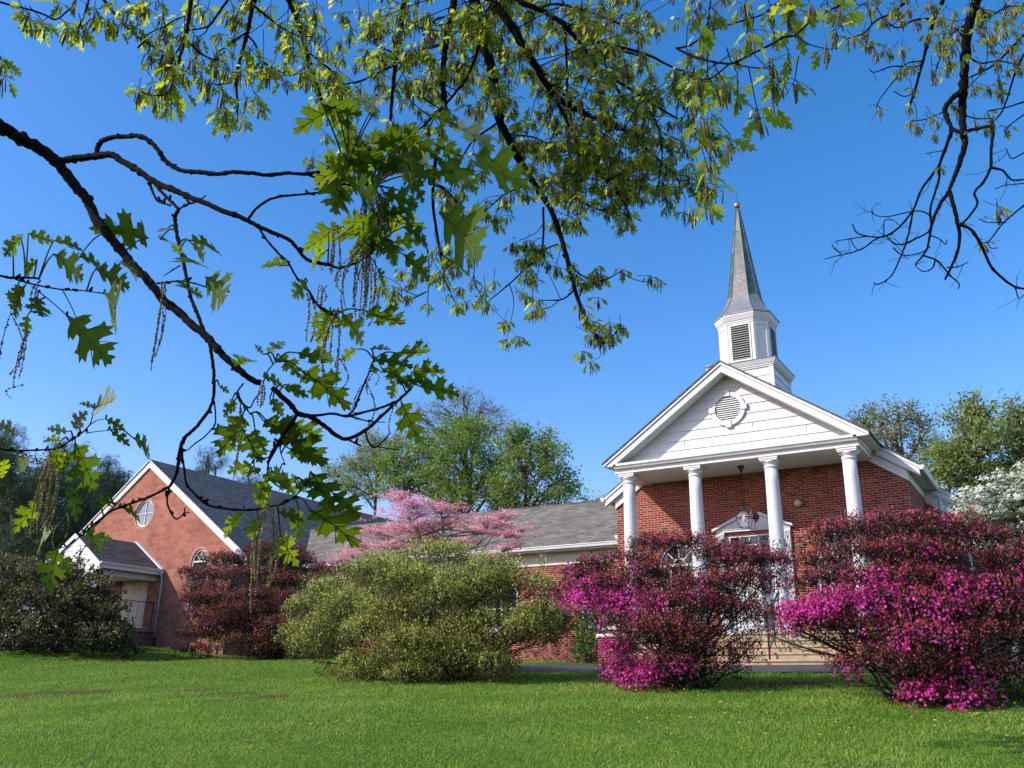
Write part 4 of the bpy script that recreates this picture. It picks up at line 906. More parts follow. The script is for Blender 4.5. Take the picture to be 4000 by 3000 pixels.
shrub('azalea_bush', 'rust red azalea with few magenta blossoms by the gabled hall corner', 'magenta azalea bushes', (590, 1426), 21.2,
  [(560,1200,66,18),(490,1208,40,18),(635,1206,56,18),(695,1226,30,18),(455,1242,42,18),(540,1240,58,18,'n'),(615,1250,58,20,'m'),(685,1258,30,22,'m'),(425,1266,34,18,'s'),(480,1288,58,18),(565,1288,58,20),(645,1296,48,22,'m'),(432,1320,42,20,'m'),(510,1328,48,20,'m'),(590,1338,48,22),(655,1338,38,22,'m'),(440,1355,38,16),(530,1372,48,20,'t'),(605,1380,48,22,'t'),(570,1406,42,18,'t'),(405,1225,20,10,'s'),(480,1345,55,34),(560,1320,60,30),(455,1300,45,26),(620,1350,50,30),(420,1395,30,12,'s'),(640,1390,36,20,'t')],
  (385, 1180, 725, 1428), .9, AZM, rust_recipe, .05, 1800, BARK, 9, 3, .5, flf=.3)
def ol_recipe(rng, dz, kind, n_, rr):  # outer tips stay light, the rest takes the shade-coloured leaf
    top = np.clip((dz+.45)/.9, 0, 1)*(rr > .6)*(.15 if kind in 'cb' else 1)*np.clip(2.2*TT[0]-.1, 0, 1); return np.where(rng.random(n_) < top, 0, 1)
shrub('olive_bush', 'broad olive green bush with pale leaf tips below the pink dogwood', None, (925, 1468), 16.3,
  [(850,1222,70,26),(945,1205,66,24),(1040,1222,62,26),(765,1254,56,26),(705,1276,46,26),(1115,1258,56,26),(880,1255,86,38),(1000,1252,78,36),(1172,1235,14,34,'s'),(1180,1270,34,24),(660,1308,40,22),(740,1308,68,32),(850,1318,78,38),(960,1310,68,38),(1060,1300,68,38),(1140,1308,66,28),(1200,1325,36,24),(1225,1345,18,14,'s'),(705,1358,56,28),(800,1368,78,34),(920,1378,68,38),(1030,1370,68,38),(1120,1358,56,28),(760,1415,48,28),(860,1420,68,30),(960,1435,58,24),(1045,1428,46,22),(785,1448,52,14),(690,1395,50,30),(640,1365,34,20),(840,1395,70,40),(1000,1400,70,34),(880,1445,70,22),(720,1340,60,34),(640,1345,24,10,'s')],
  (612, 1165, 1245, 1470), 1.3, [OLIVE, OLIVE_SHADE], ol_recipe, .048, 2300, BARK, 12, 4, .75, lo=-.5, sprig=.16)
def rh_recipe(rng, dz, kind, n_, rr):  # upper shell light, lower and inner leaves carry painted shade
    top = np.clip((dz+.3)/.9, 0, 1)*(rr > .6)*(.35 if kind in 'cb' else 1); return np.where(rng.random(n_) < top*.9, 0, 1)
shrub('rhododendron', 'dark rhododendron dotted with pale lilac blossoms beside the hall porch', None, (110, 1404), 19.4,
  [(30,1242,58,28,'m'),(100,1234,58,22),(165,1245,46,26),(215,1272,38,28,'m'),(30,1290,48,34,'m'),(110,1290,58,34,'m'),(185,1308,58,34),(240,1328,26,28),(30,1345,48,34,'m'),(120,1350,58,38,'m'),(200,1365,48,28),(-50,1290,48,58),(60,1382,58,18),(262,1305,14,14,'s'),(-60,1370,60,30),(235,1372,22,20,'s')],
  (-110, 1215, 285, 1410), 1.5, [RHO, RHO_SHADE], rh_recipe, .085, 800, BARK, 9, 5, .35, lo=-.5, sprig=.1, tmpl=OVAL, fl_size=.09)
shrub('foundation_shrub', 'small green leafy shrub against the brick wall beside the left pier', None, (1272, 1438), 22.6,
  [(1272,1345,26,18),(1262,1375,22,20),(1280,1400,20,22),(1265,1420,24,16),(1300,1340,18,12),(1240,1352,16,10,'s'),(1250,1425,16,12)],
  (1235, 1325, 1310, 1440), .4, [GREENSHRUB], lambda rng, dz, kind, n_, rr: 0, .10, 420, BARK, 4, 6, .2, tmpl=OVAL, stem_r=.015)
# dogwoods: flat layers of bracts on spreading branches
def dogwood(label, base_px, y0, layers, box, depth, bm, dens, size, seed, leafden, extra_trunk=None, sparse=.5):
    rng = np.random.default_rng(seed); b = px3(*base_px, y0); b[2] = gz(b[0], b[1])
    t = thing('dogwood_tree', b, label, 'tree'); st = Leaves(); fl = Leaves(); lf = Leaves()
    top = px3(*extra_trunk, y0); trunk = smooth_path([b-np.array([0, 0, .1]), b+(top-b)*.35+np.array([.1, .05, 0]), b+(top-b)*.7+np.array([-.06, 0, 0]), top], 5)
    st.tube(trunk, np.linspace(.09, .03, len(trunk)), 7)
    for (cx, cy, rx, ry) in layers:
        for rep in range(2):
            off = depth*(rng.random()*2-1) if rep == 0 else depth*(rng.random()*1.6+.3)
            c = px3(cx, cy, y0+off); sc = np.linalg.norm(c)*K/F_PX; rx_, ry_ = rx*sc, ry*sc
            n_ = int(dens*rx_*rx_*2.2)
            nc = max(6, n_//14); cc = rng.normal(size=(nc, 3))*np.array([rx_*.55, rx_*.5, ry_*.30])+c
            cc[:, 2] += .10*(cc[:, 0]-c[0])*rng.normal()
            ci = rng.integers(0, nc, n_); P = cc[ci]+rng.normal(size=(n_, 3))*np.array([.09, .09, .03])
            Nn = np.array([-.25, -.35, .9])+rng.normal(size=(n_, 3))*.35; D = np.cross(Nn, unit(n_, rng))
            fl.add(BRACTS, P, D, Nn, size*rng.uniform(.7, 1.25, n_), 0)
            nl = int(n_*leafden); li = rng.integers(0, nc, nl)
            lf.add(OVAL, cc[li]+rng.normal(size=(nl, 3))*np.array([.14, .14, .07]), unit(nl, rng)*np.array([1, 1, .4]), np.array([0, 0, 1.0])+rng.normal(size=(nl, 3))*.4, size*1.3*rng.uniform(.6, 1.1, nl), 0)
            k_ = trunk[rng.integers(len(trunk)//3, len(trunk)-1)]
            path = smooth_path([k_, k_+(c-k_)*.45+np.array([0, 0, -.12]), c-np.array([0, 0, .05])], 5); st.tube(path, np.linspace(.028, .008, len(path)), 5)
            for q in cc[rng.choice(nc, min(nc, 12), replace=False)]: st.tube([path[-2], (path[-2]+q)/2+rng.normal(size=3)*.03, q], [.008, .006, .003], 4)
    st.build('trunk', BARK_GREY, t, True); fl.build('blossom', bm, t)
    if lf.n: lf.build('foliage', DOG_LEAF, t)
dogwood('pink flowering dogwood with layered branches behind the olive bush', (990, 1440), 22.0,
  [(858,1070,38,9),(890,1088,58,11),(955,1098,52,11),(880,1110,62,12),(1060,1122,32,10),(1092,1112,32,12),(1085,1132,40,10),(820,1150,58,13),(895,1140,68,13),(975,1128,50,12),(1040,1145,56,10),(1110,1152,38,9),(780,1180,38,12),(850,1178,50,12),(760,1200,38,10),(728,1212,36,7),(1100,1180,36,9),(1065,1205,46,10),(1000,1170,36,10),(1135,1145,20,5),(935,1165,50,12)],
  None, .8, DOG_PINK, 440, .075, 7, .06, (955, 1125))
dogwood('white flowering dogwood over green leaves at the right behind the azalea', (2190, 1440), 21.5,
  [(2150,1060,40,14),(2190,1035,40,16),(2210,1075,50,16),(2120,1090,44,16),(2160,1110,56,16),(2100,1070,28,8),(2095,1100,26,8),(2180,1140,50,16),(2130,1130,40,14),(2210,1115,40,16),(2200,1170,40,16),(2160,1160,44,14),(2230,1010,40,16),(2260,1060,50,20),(2270,1120,50,20),(2250,1170,50,20),(2140,1180,30,12),(2250,1230,60,20),(2300,1180,60,30)],
  None, .9, DOG_WHITE, 520, .09, 8, .7, (2200, 1060))
# ------------------------------------------------------------------ trees beyond the buildings
T_GREEN = leafmat('maple_leaf', [(0, (.13, .22, .035)), (.5, (.21, .33, .06)), (1, (.32, .43, .10))], .47)
T_MID = leafmat('spring_leaf', [(0, (.17, .25, .05)), (.5, (.25, .34, .075)), (1, (.38, .44, .13))], .45)
T_PALE = leafmat('pale_budding_leaf', [(0, (.17, .20, .07)), (.5, (.25, .28, .11)), (1, (.36, .37, .17))], .35)
T_PINE = leafmat('pine_needles', [(0, (.026, .058, .02)), (.5, (.052, .098, .034)), (1, (.11, .165, .065))], .1)
T_DARK = leafmat('dark_evergreen_leaf', [(0, (.018, .038, .012)), (.6, (.035, .07, .022)), (1, (.07, .115, .035))], .1)
def far_tree(name, label, base_u, dist_y, blobs, m, leaf=.16, per=34, clump_r=.38, dens=1.0, trunk_r=.22, seed=1, tmpl=OVAL, group='trees beyond the buildings', tops=None, twig=3, droop=0, bark=None, shell=.5, lean=0):
    rng = np.random.default_rng(seed); bb = at_y(base_u*K, 1400*K, dist_y); bb[2] = gz(bb[0], min(bb[1], 23)); 
    t = thing(name, bb, label, 'tree', group); st = Leaves(); lf = Leaves()
    cs = []
    for (cx, cy, rx, ry) in blobs:
        c = px3(cx, cy, dist_y); sc = np.linalg.norm(c)*K/F_PX; cs.append((c+np.array([0, rng.normal()*rx*sc*.3, 0]), rx*sc, ry*sc))
    hi = max(cs, key=lambda q: q[0][2]); topz = hi[0]+np.array([0, 0, hi[2]*.5])
    trunk = smooth_path([bb-np.array([0, 0, .3]), bb+(topz-bb)*.35+rng.normal(size=3)*.2, bb+(topz-bb)*.7+rng.normal(size=3)*.3, topz], 6)
    st.tube(trunk, np.linspace(trunk_r, .03, len(trunk)), 8)
    for c, rx, ry in cs:
        k_ = trunk[int(np.clip((c[2]-ry-bb[2])/(topz[2]-bb[2])*len(trunk)*.8, 2, len(trunk)-4))]
        br = smooth_path([k_, k_+(c-k_)*.5+np.array([0, 0, .06*np.linalg.norm(c-k_)])+rng.normal(size=3)*.15, c], 5)
        st.tube(br, np.linspace(trunk_r*.5, .04, len(br)), 6)
        nc = max(4, int(dens*7.5*(rx*ry)**.8/(clump_r**1.6)))
        d = unit(nc, rng); rr = np.where(rng.random(nc) < shell, rng.uniform(.8, 1.12, nc), rng.random(nc)**.45)
        C = c+d*np.array([rx, rx*.9, ry])*rr[:, None]
        for q in C[rng.random(nc) < .55]:
            a = br[rng.integers(len(br)//2, len(br))]; mid = (a+q)/2+rng.normal(size=3)*.12*np.linalg.norm(q-a)+np.array([0, 0, -.05])
            st.tube(smooth_path([a, mid, q], 2), np.linspace(.035, .008, 5), 4)
            for _ in range(twig): st.tube([mid+(q-mid)*rng.random(), q+rng.normal(size=3)*clump_r*.8], [.011, .004], 3)
        k = rng.integers(int(per*.4), int(per*1.5), nc); ci = np.repeat(np.arange(nc), k); n_ = len(ci)
        off = rng.normal(size=(n_, 3))*clump_r*np.array([.62, .62, .42])*rng.uniform(.6, 1.25, nc)[ci][:, None]
        P = C[ci]+off; D = rng.normal(size=(n_, 3))+np.array([0, 0, -droop]); Nn = np.array([0, 0, .8])+rng.normal(size=(n_, 3))*.8
        lf.add(tmpl, P, D, Nn, leaf*rng.uniform(.6, 1.35, n_), rng.integers(0, 1, n_))
    st.build('trunk', bark or BARK_FAR, t, True); lf.build('crown', m, t)
    return t
far_tree('maple_tree', 'broad green maple with upright limbs rising behind the grey wing roof', 985, 42, [(930,960,52,40),(980,925,40,34),(1010,985,58,44),(900,1010,50,38),(960,1040,70,40),(1050,1040,50,36),(1030,940,40,36),(870,1050,48,30),(1000,1085,80,28),(1075,985,34,30),(1078,1045,40,34),(1085,1090,40,20),(860,1000,34,26)], T_GREEN, .17, 46, .44, 1.35, .26, 21)
far_tree('maple_tree', 'rounded green maple nearest the church, right of the broad one', 1130, 41, [(1110,950,36,34),(1160,960,50,36),(1200,990,38,36),(1140,1010,55,40),(1195,1040,40,32),(1110,1060,46,30),(1160,1075,60,28),(1225,1050,20,16)], T_GREEN, .17, 42, .44, 1.2, .2, 22)
far_tree('budding_tree', 'thin budding tree with bare upper twigs behind the broad maple', 985, 50, [(960,880,44,30),(1040,885,44,30),(1000,860,40,24),(920,905,36,28),(1080,915,36,28)], T_PALE, .14, 18, .5, 1.1, .22, 23, twig=6)
far_tree('budding_tree', 'wispy yellow green tree left of the broad maple above the hall roof', 800, 45, [(800,955,40,26),(770,1000,44,28),(830,1000,44,28),(745,1045,36,22),(860,960,36,24),(800,1050,50,26),(720,1020,24,16)], T_MID, .14, 34, .45, 1.6, .16, 24, twig=5)
far_tree('hedge_tree', 'low green tree top peeping over the wing roof beside the church', 1270, 48, [(1262,1075,14,12),(1285,1080,16,10),(1240,1090,16,10)], T_GREEN, .15, 20, .35, .8, .1, 25)
far_tree('pine_tree', 'dark pine at the far left edge behind the rhododendron', 30, 30, [(-20,1010,50,50),(40,1000,46,46),(20,1080,64,56),(70,1120,50,44),(-30,1120,60,60),(40,1180,80,40),(10,950,40,26)], T_PINE, .30, 22, .5, 1.9, .3, 26, NEEDLES, 'pines behind the hall', twig=1)
far_tree('pine_tree', 'dense dark pine between the left edge and the hall gable', 140, 34, [(130,985,34,30),(110,1040,50,44),(170,1040,44,44),(140,1100,64,44),(190,1110,50,40),(110,1165,70,36),(180,1165,60,34),(75,1040,40,40)], T_PINE, .30, 22, .5, 1.9, .3, 27, NEEDLES, 'pines behind the hall', twig=1)
far_tree('pine_tree', 'pine with spiky pale top just left of the hall gable', 245, 38, [(235,1010,14,26),(255,1035,24,24),(225,1060,34,30),(265,1070,26,24),(240,1105,44,30),(210,1130,40,30)], T_PINE, .34, 18, .5, 1.6, .25, 28, NEEDLES, 'pines behind the hall', twig=1)
far_tree('pine_tree', 'pine top showing above the middle of the hall roof', 455, 46, [(450,985,18,18),(465,1005,20,14),(440,1015,20,16),(455,1060,40,30)], T_PINE, .34, 18, .5, 1.0, .2, 29, NEEDLES, 'pines behind the hall', twig=1)
far_tree('pine_tree', 'smaller pine top above the hall roof behind hanging oak leaves', 530, 48, [(530,1030,16,14),(545,1045,20,12),(520,1060,20,16),(540,1090,40,20)], T_PINE, .34, 16, .5, 1.0, .2, 30, NEEDLES, 'pines behind the hall', twig=1)
far_tree('budding_tree', 'grey green open tree right behind the church roof', 1930, 46, [(1890,900,28,26),(1940,890,34,30),(1985,905,26,28),(1930,940,44,30),(1880,940,26,20),(1990,950,34,26),(1960,990,44,26),(1850,905,20,18)], T_PALE, .15, 30, .45, 1.3, .18, 31, twig=4)
far_tree('tall_tree', 'tall fresh green tree standing highest at the right behind the dogwood', 2110, 38, [(2105,875,28,24),(2090,905,40,30),(2130,920,36,30),(2080,950,50,34),(2130,965,40,34),(2060,1000,44,30),(2110,1010,50,34),(2030,985,28,26),(2050,1040,40,28),(2020,1020,30,28)], T_MID, .16, 34, .42, 1.3, .22, 32)
far_tree('tall_tree', 'tall dusky green tree cut by the right edge', 2200, 40, [(2185,880,20,20),(2200,905,26,26),(2180,940,30,30),(2210,960,36,34),(2180,1000,40,30),(2220,1010,40,40),(2260,930,50,50),(2270,1020,60,50),(2190,1050,40,24)], T_MID, .16, 32, .42, 1.3, .22, 33)
far_tree('hedge_tree', 'low dusky tree beyond the right edge behind the big azalea', 2330, 40, [(2250,1180,60,50),(2330,1200,80,60),(2430,1190,90,70),(2250,1290,80,60),(2350,1310,100,70),(2450,1310,100,70),(2180,1330,60,40)], T_MID, .2, 34, .5, 1.2, .2, 35, twig=1)
far_tree('evergreen_screen', 'dark evergreen mass behind the hall at the far left', 130, 48, [(-60,1090,90,80),(40,1070,80,80),(150,1090,90,70),(60,1160,120,60),(200,1150,60,50),(-100,1180,120,60),(-60,1290,160,90),(80,1260,120,80),(190,1250,60,80),(-60,1380,140,40)], T_DARK, .32, 40, .7, 1.4, .4, 34, OVAL, 'pines behind the hall', twig=0)
# ------------------------------------------------------------------ oak trees overhead
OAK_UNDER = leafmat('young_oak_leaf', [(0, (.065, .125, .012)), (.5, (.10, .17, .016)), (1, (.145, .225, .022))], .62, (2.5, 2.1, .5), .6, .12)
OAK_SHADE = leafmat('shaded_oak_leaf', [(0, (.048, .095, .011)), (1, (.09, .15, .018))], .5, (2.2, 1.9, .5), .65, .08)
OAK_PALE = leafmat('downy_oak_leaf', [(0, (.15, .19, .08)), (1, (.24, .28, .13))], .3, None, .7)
OAK_VEIN = simple('oak_leaf_vein', (.05, .075, .015), .6)
OAK_FAR = leafmat('oak_canopy_leaf', [(0, (.15, .22, .022)), (.5, (.22, .30, .034)), (.85, (.30, .37, .06)), (1, (.40, .43, .18))], .6, (1.9, 1.75, .6), .55, .15)
CATKIN = leafmat('oak_catkin', [(0, (.17, .12, .045)), (.5, (.26, .20, .075)), (1, (.38, .32, .12))], .3)
CROPS = {'K1': (1000, 0, .8436), 'K3': (0, 1500, .6632), 'K4': (900, 400, .8442), 'K5': (0, 300, .7234), 'K6': (0, 0, .5877), 'K7': (2700, 0, .7234)}
def cv(c, pts):
    ox, oy, s = CROPS[c]; return [(ox+x*s, oy+y*s) for x, y in pts]
def dep_near(u, v): return 2.72-.20*u/1500+.13*math.sin(u/260.0+1)+.13*math.sin(v/310.0)
def near_pt(u, v, dd=0.0): return at_d(u, v, dep_near(u, v)+dd)
oak = thing('oak_tree', (-5.2, -1.2, gz(-5.2, -1.2)), 'overhanging oak with lobed young leaves, hanging catkins and a dark crooked limb at the left', 'tree', 'oaks framing the view')
ob = np.array(oak.location)
def knotty(path, r0, r1, rng, n=8, amp=.10):
    P = smooth_path(path, 6); L = np.linspace(0, 1, len(P)); r_ = r0+(r1-r0)*L
    return P+rng.normal(size=P.shape)*r_[:, None]*.09, r_*(1+amp*.5*rng.normal(size=len(P))+.30*(rng.random(len(P)) < .09))
rng = np.random.default_rng(77)
NEAR = [  # crop, width at start / end in photograph pixels, points
 ('K5', 62, 46, [(-90,170),(0,265),(60,300),(130,345),(230,400),(310,462)]),
 ('K5', 46, 27, [(310,462),(400,580),(470,660),(515,760),(580,850),(640,920),(720,1020),(800,1100),(870,1190),(950,1260),(1030,1330),(1100,1390),(1150,1440),(1200,1500),(1280,1570),(1350,1630),(1410,1655)]),
 ('K4', 26, 13, [(310,1440),(380,1460),(440,1500),(490,1540),(540,1557),(620,1520),(690,1460),(770,1385),(835,1325)]),
 ('K4', 27, 24, [(195,1322),(270,1390),(310,1440)]),
 ('K4', 11, 8, [(540,1558),(575,1575),(605,1590)]), ('K4', 10, 7, [(625,1525),(645,1580),(680,1592),(740,1530)]), ('K4', 8, 4, [(680,1592),(730,1602),(782,1608)]),
 ('K4', 14, 11, [(310,1440),(380,1450),(470,1440),(540,1452),(610,1435),(690,1415),(765,1385)]), ('K4', 11, 8, [(540,1452),(575,1415),(595,1360),(612,1320),(640,1255),(665,1190)]), ('K4', 9, 4, [(560,1455),(640,1475),(715,1480)]),
 ('K4', 20, 10, [(310,1440),(275,1500),(235,1560),(195,1630),(170,1670)]), ('K3', 13, 7, [(1690,260),(1640,340),(1600,400),(1580,470),(1572,560),(1560,640),(1570,705)]), ('K3', 8, 5, [(1590,430),(1545,440),(1500,440),(1500,500),(1530,540)]), ('K3', 7, 4, [(1645,350),(1655,410),(1680,475)]),
 ('K5', 34, 22, [(318,455),(370,446),(430,440),(510,430),(600,420),(650,450),(720,490),(800,545),(880,590),(960,620),(1050,660),(1130,690),(1200,725),(1280,750),(1350,782)]),
 ('K5', 22, 15, [(1350,782),(1400,810),(1470,840),(1560,880),(1600,920),(1650,980),(1700,1000),(1780,1016)]), ('K4', 15, 8, [(452,748),(500,765),(560,750),(610,728),(662,685)]),
 ('K5', 14, 9, [(1340,768),(1380,715),(1440,670),(1500,650),(1560,640),(1640,634),(1725,625)]), ('K4', 9, 5, [(260,435),(340,425),(400,415)]),
 ('K5', 12, 9, [(1395,808),(1440,880),(1500,950),(1560,1010),(1600,1080),(1670,1160),(1720,1240),(1797,1290)]), ('K4', 9, 7, [(370,900),(410,940),(470,975)]),
 ('K5', 23, 20, [(525,425),(530,375),(560,342),(620,325),(680,322),(740,318),(800,342),(850,390),(880,440)]), ('K5', 22, 15, [(880,440),(925,478),(990,508),(1080,515),(1170,525),(1260,515),(1360,520),(1450,530),(1550,520),(1640,525),(1720,515),(1797,490)]),
 ('K1', 15, 10, [(270,800),(320,795),(370,775),(430,750)]), ('K1', 12, 8, [(220,803),(300,830),(400,853),(480,855),(545,860)]),
 ('K5', 13, 9, [(808,560),(820,610),(850,668),(890,685),(922,696)]), ('K5', 15, 13, [(825,565),(880,630),(930,680),(965,715)]), ('K5', 9, 6, [(965,715),(1010,690),(1060,675),(1112,642)]),
 ('K5', 17, 15, [(965,715),(945,760),(955,850),(970,920),(985,980),(1000,1050),(1020,1150),(1040,1220),(1070,1290),(1100,1370),(1130,1440),(1142,1500),(1155,1600),(1150,1659)]),
 ('K3', 15, 17, [(1262,-5),(1255,90),(1220,170),(1150,260),(1085,320),(1058,400)]), ('K3', 17, 12, [(1058,400),(1050,470),(1035,540),(1000,602)]), ('K3', 13, 9, [(1000,602),(930,640),(870,668),(810,690),(720,722),(660,745),(610,780),(540,840),(480,892)]),
 ('K3', 10, 6, [(998,605),(985,660),(990,720),(1020,780),(1045,794),(1080,765),(1090,728)]), ('K3', 6, 3, [(1080,765),(1100,757),(1122,760)]),
 ('K3', 10, 10, [(1072,345),(1075,430),(1085,500),(1100,590),(1150,650),(1220,710),(1300,730),(1400,742),(1500,740)]), ('K3', 10, 6, [(1500,740),(1600,720),(1680,700),(1750,650),(1820,560)]), ('K3', 8, 6, [(1262,100),(1268,170),(1265,240),(1205,310),(1150,350),(1105,390)]),
 ('K5', 12, 9, [(-60,1068),(0,1075),(60,1085),(150,1085),(212,1090)]), ('K5', 9, 5, [(70,1088),(140,1110),(250,1135),(350,1150),(450,1155),(560,1170)]), ('K5', 5, 4, [(170,1130),(260,1200),(330,1260),(362,1292)]), ('K5', 5, 4, [(340,1155),(380,1230),(412,1300)]),
 ('K5', 10, 6, [(845,1115),(900,1110),(970,1103),(1050,1115),(1130,1140),(1240,1162)]), ('K5', 7, 4, [(975,1018),(930,1045),(885,1075)]),
 ('K3', 10, 6, [(-60,385),(0,385),(100,392),(200,390),(300,385),(350,375),(420,330),(480,290),(530,240)]), ('K3', 6, 4, [(530,240),(545,190),(553,140)]), ('K3', 5, 3, [(530,240),(570,215),(625,205)]), ('K3', 5, 3, [(505,290),(570,280),(650,272)]),
 ('K3', 8, 5, [(480,892),(440,870),(380,880),(300,860)]), ('K3', 7, 4, [(480,890),(420,940),(350,970)]),
 ('K3', 9, 6, [(1400,40),(1420,100),(1470,140),(1500,90),(1545,40)]), ('K4', 9, 6, [(60,1300),(30,1350),(60,1400),(90,1440)]), ('K4', 8, 5, [(150,1300),(175,1240),(210,1200)]), ('K4', 9, 6, [(1,1195),(20,1240),(60,1260)]),
]
st = Leaves(); NPTS = []
for c, w0, w1, pts in NEAR:
    uv = cv(c, pts); P = [near_pt(u, v) for u, v in uv]; d0 = np.linalg.norm(P[0])
    Q, R = knotty(P, w0*.38*d0/F_PX, w1*.41*np.linalg.norm(P[-1])/F_PX, rng)
    st.tube(Q, R, 8, 0); NPTS.append(Q)
    for q in Q[3:-2]:                                    # short spurs and bud scars
        if rng.random() < .10 and w0 > 8: st.tube([q, q+unit(1, rng)[0]*.012+np.array([0, 0, .004])], [.005, .003], 5, 0)
NPTS = np.concatenate(NPTS)
start = near_pt(*cv('K5', [(-90, 170)])[0])
Q, R = knotty([ob+np.array([.1, .1, 3.3]), ob+np.array([.9, .5, 3.7]), ob+(start-ob)*.6+np.array([0, 0, .6]), start], .11, .026, rng); st.tube(Q, R, 10, 0)
limb = st.build('near_limb', [BARK_SHADE], oak, True)
